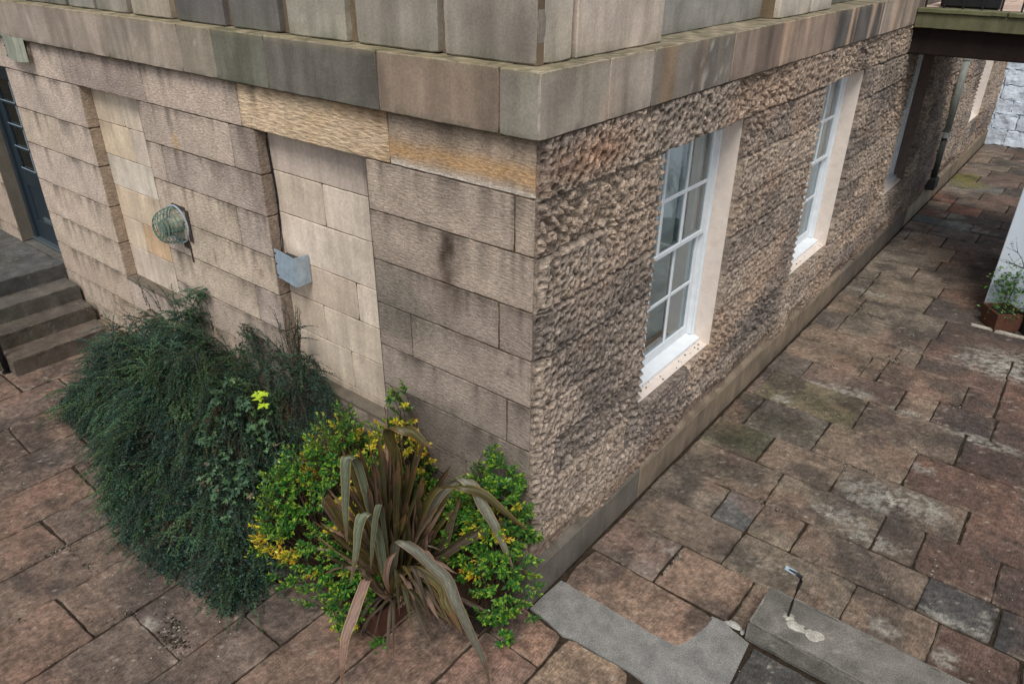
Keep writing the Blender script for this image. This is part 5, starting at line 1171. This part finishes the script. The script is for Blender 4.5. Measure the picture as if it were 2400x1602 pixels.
# ------------------------------------------------------------------ pots by the white wall
pot = root('plant_pot', 'square brown plant pot with small green leaves by the white wall', 'plant pot', (1.74, 6.46, 0))
pot.rotation_euler = (0, 0, math.radians(38))
b = B(); taper_box(b, .155, .155, 0, .22, .85, 1.0); b.build('pot_body', M_TERRA, pot)
b = B(); b.box(-.135, .135, -.135, .135, .15, .19); b.build('soil', M_SOIL, pot)
def little_leaves(parent, c, r, n, sz, tints, seed, name='foliage'):
    g = np.random.RandomState(seed); P = c + g.normal(0, 1, (n, 3)) * np.array(r) * .5; D = g.normal(0, 1, (n, 3)); D[:, 2] = abs(D[:, 2]) * .6; N_ = g.normal(0, .5, (n, 3)) + [0, 0, 1.]
    V, F = leaves(P, D, N_, sz * g.uniform(.6, 1.3, n), sz * .7 * g.uniform(.6, 1.2, n)); cc = np.array(tints)[g.randint(0, len(tints), n)] * g.uniform(.6, 1.2, (n, 1))
    mk(name, V, F, M_LEAFG, parent, np.repeat(cc, 5, axis=0), True)
GL = [lin(66, 116, 48), lin(92, 148, 60), lin(120, 150, 84), lin(50, 92, 44)]
little_leaves(pot, np.array([0, 0, .25]), (.22, .22, .12), 260, .03, GL, 3)
p2 = root('leafy_plant', 'upright leafy green plant behind the square pot at the foot of the white wall', 'plant', (1.70, 6.60, .15))
little_leaves(p2, np.array([.0, 0, .30]), (.18, .10, .20), 260, .045, GL, 4)
b = B(); b.tube([(0, 0, -.15), (.01, .0, .3)], .006, 6); b.tube([(0.02, 0, -.1), (.06, .0, .34)], .005, 6); b.build('stems', M_WOOD, p2)
rose = root('twiggy_bush', 'spindly dark stemmed bush in front of the white wall', 'bush', (2.05, 6.50, .25))
g = np.random.RandomState(9); b = B(); tips = []
def twig(p, d, l, r, dep):
    q = p + d * l; b.tube([tuple(p), tuple((p + q) / 2 + g.normal(0, .01, 3)), tuple(q)], [r, r * .85, r * .7], 5); tips.append(q)
    if dep:
        for k in range(3):
            nd = d + g.normal(0, .5, 3); nd[2] = abs(nd[2]) * .8 + .2; nd[1] = -abs(nd[1]) * .3; nd /= np.linalg.norm(nd); twig(p + d * l * g.uniform(.5, 1), nd, l * .68, r * .62, dep - 1)
for k in range(3): dd = np.array([g.normal(0, .3), 0, 1.]); twig(np.array([g.normal(0, .03), 0, 0]), dd / np.linalg.norm(dd), .42, .010, 3)
b.build('stems', mat('dark_twig', lin(48, 38, 34), rough=.8), rose, smooth=True)
tp = np.array(tips)[g.randint(0, len(tips), 130)] + g.normal(0, .03, (130, 3)); V, F = leaves(tp, g.normal(0, 1, (130, 3)), g.normal(0, .5, (130, 3)) + [0, 0, 1.], np.full(130, .028), np.full(130, .018))
mk('foliage', V, F, M_LEAFG, rose, np.repeat(np.array(GL)[g.randint(0, 4, 130)] * .6, 5, axis=0))
bp = root('round_pot', 'round black plastic pot holding the spindly bush', 'plant pot', (2.06, 6.48, 0))
b = B(); b.tube([(0, 0, 0), (0, 0, .26), (0, 0, .30)], [.11, .15, .16], 24, False); b.tube([(0, 0, .02), (0, 0, .25)], [.10, .14], 24); b.build('pot_body', M_BLACK, bp, smooth=False)

# ------------------------------------------------------------------ scattered grit
g = np.random.RandomState(77); V = []; F = []; Cq = []
for k in range(420):
    if g.rand() < .6: x, y = g.uniform(.1, 2.6), g.uniform(-.4, 6)
    else: x, y = g.uniform(-4.5, .5), g.uniform(-2.3, -1.2)
    if 1.2 < x and .6 < y < 1.0: continue
    s = g.uniform(.002, .006); z = float(gz(x, y)) + .004; n0 = len(V)
    V += [(x + s, y, z), (x, y + s, z), (x - s, y, z), (x, y - s, z), (x, y, z + s * 1.2)]; F += [(n0, n0 + 1, n0 + 4), (n0 + 1, n0 + 2, n0 + 4), (n0 + 2, n0 + 3, n0 + 4), (n0 + 3, n0, n0 + 4)]
    c = lin(190, 180, 166) if g.rand() < .6 else lin(50, 42, 36); Cq += [c] * 5
tag(mk('grit', V, np.array(F), M_CONC, None, np.array(Cq)), 'scattered grit and pale crumbs on the paving', 'grit', kind='stuff')

# ------------------------------------------------------------------ gravel in the broken corners of the paving
g = np.random.RandomState(99); V = []; F = []; Cq = []
SPOTS = [(.83, 1.93, .05, .03, 26), (.94, 1.91, .07, .02, 20), (.37, 5.98, .09, .04, 60), (.62, 5.86, .16, .05, 110), (.95, 5.62, .14, .05, 80), (1.02, 4.90, .06, .06, 50), (1.0, 4.62, .04, .09, 50), (.92, 4.40, .06, .02, 20), (1.70, 4.40, .05, .10, 40), (1.16, 2.80, .05, .02, 20),
         (1.35, 2.83, .10, .02, 24), (2.02, 2.0, .02, .10, 24), (-2.86, -1.72, .035, .10, 46), (-2.78, -1.64, .10, .03, 40), (-2.50, -1.63, .08, .03, 30), (-2.40, -2.1, .04, .08, 30), (-1.93, -1.68, .05, .06, 40), (-1.50, -1.60, .12, .06, 110), (-1.62, -1.52, .12, .04, 60), (.62, 4.38, .10, .02, 24), (.58, .95, .012, .16, 40), (1.62, 3.35, .08, .02, 16)]
for (cx, cy, rx, ry, nn) in SPOTS:
    for k in range(nn):
        x = cx + g.normal(0, 1) * rx * .5; y = cy + g.normal(0, 1) * ry * .5; s_ = g.uniform(.004, .012); z = float(gz(x, y)) - .001; n0 = len(V); an = g.uniform(0, 3)
        for q in range(4): V.append((x + s_ * math.cos(an + q * 1.57) * g.uniform(.7, 1.2), y + s_ * math.sin(an + q * 1.57) * g.uniform(.7, 1.2), z))
        V.append((x + g.normal(0, .2) * s_, y, z + s_ * g.uniform(.5, .9))); F += [(n0, n0 + 1, n0 + 4), (n0 + 1, n0 + 2, n0 + 4), (n0 + 2, n0 + 3, n0 + 4), (n0 + 3, n0, n0 + 4)]
        c = [lin(60, 52, 44), lin(96, 88, 78), lin(146, 138, 126), lin(52, 46, 36)][g.randint(0, 4)]; Cq += [c] * 5
tag(mk('gravel', V, np.array(F), M_CONC, None, np.array(Cq)), 'loose gravel and broken mortar in the crumbled corners of the paving', 'gravel', kind='stuff')
V = []; F = []
for k in range(34):
    y = g.uniform(1.3, 2.42) if k < 22 else g.uniform(4.3, 5.3); x = g.uniform(-.10, -.02) if k % 3 else -.09; s_ = g.uniform(.003, .009); z = .862 + .047 * (.012 - x) / .182 + .002; n0 = len(V)
    V += [(x + s_, y, z), (x, y + s_ * 1.4, z), (x - s_, y, z + .001), (x, y - s_, z), (x, y, z + s_)]; F += [(n0, n0 + 1, n0 + 4), (n0 + 1, n0 + 2, n0 + 4), (n0 + 2, n0 + 3, n0 + 4), (n0 + 3, n0, n0 + 4)]
tag(mk('crumbs', V, np.array(F), M_SOIL), 'dark crumbs of moss and dead leaf lying on the white window sills', 'crumbs', kind='stuff')
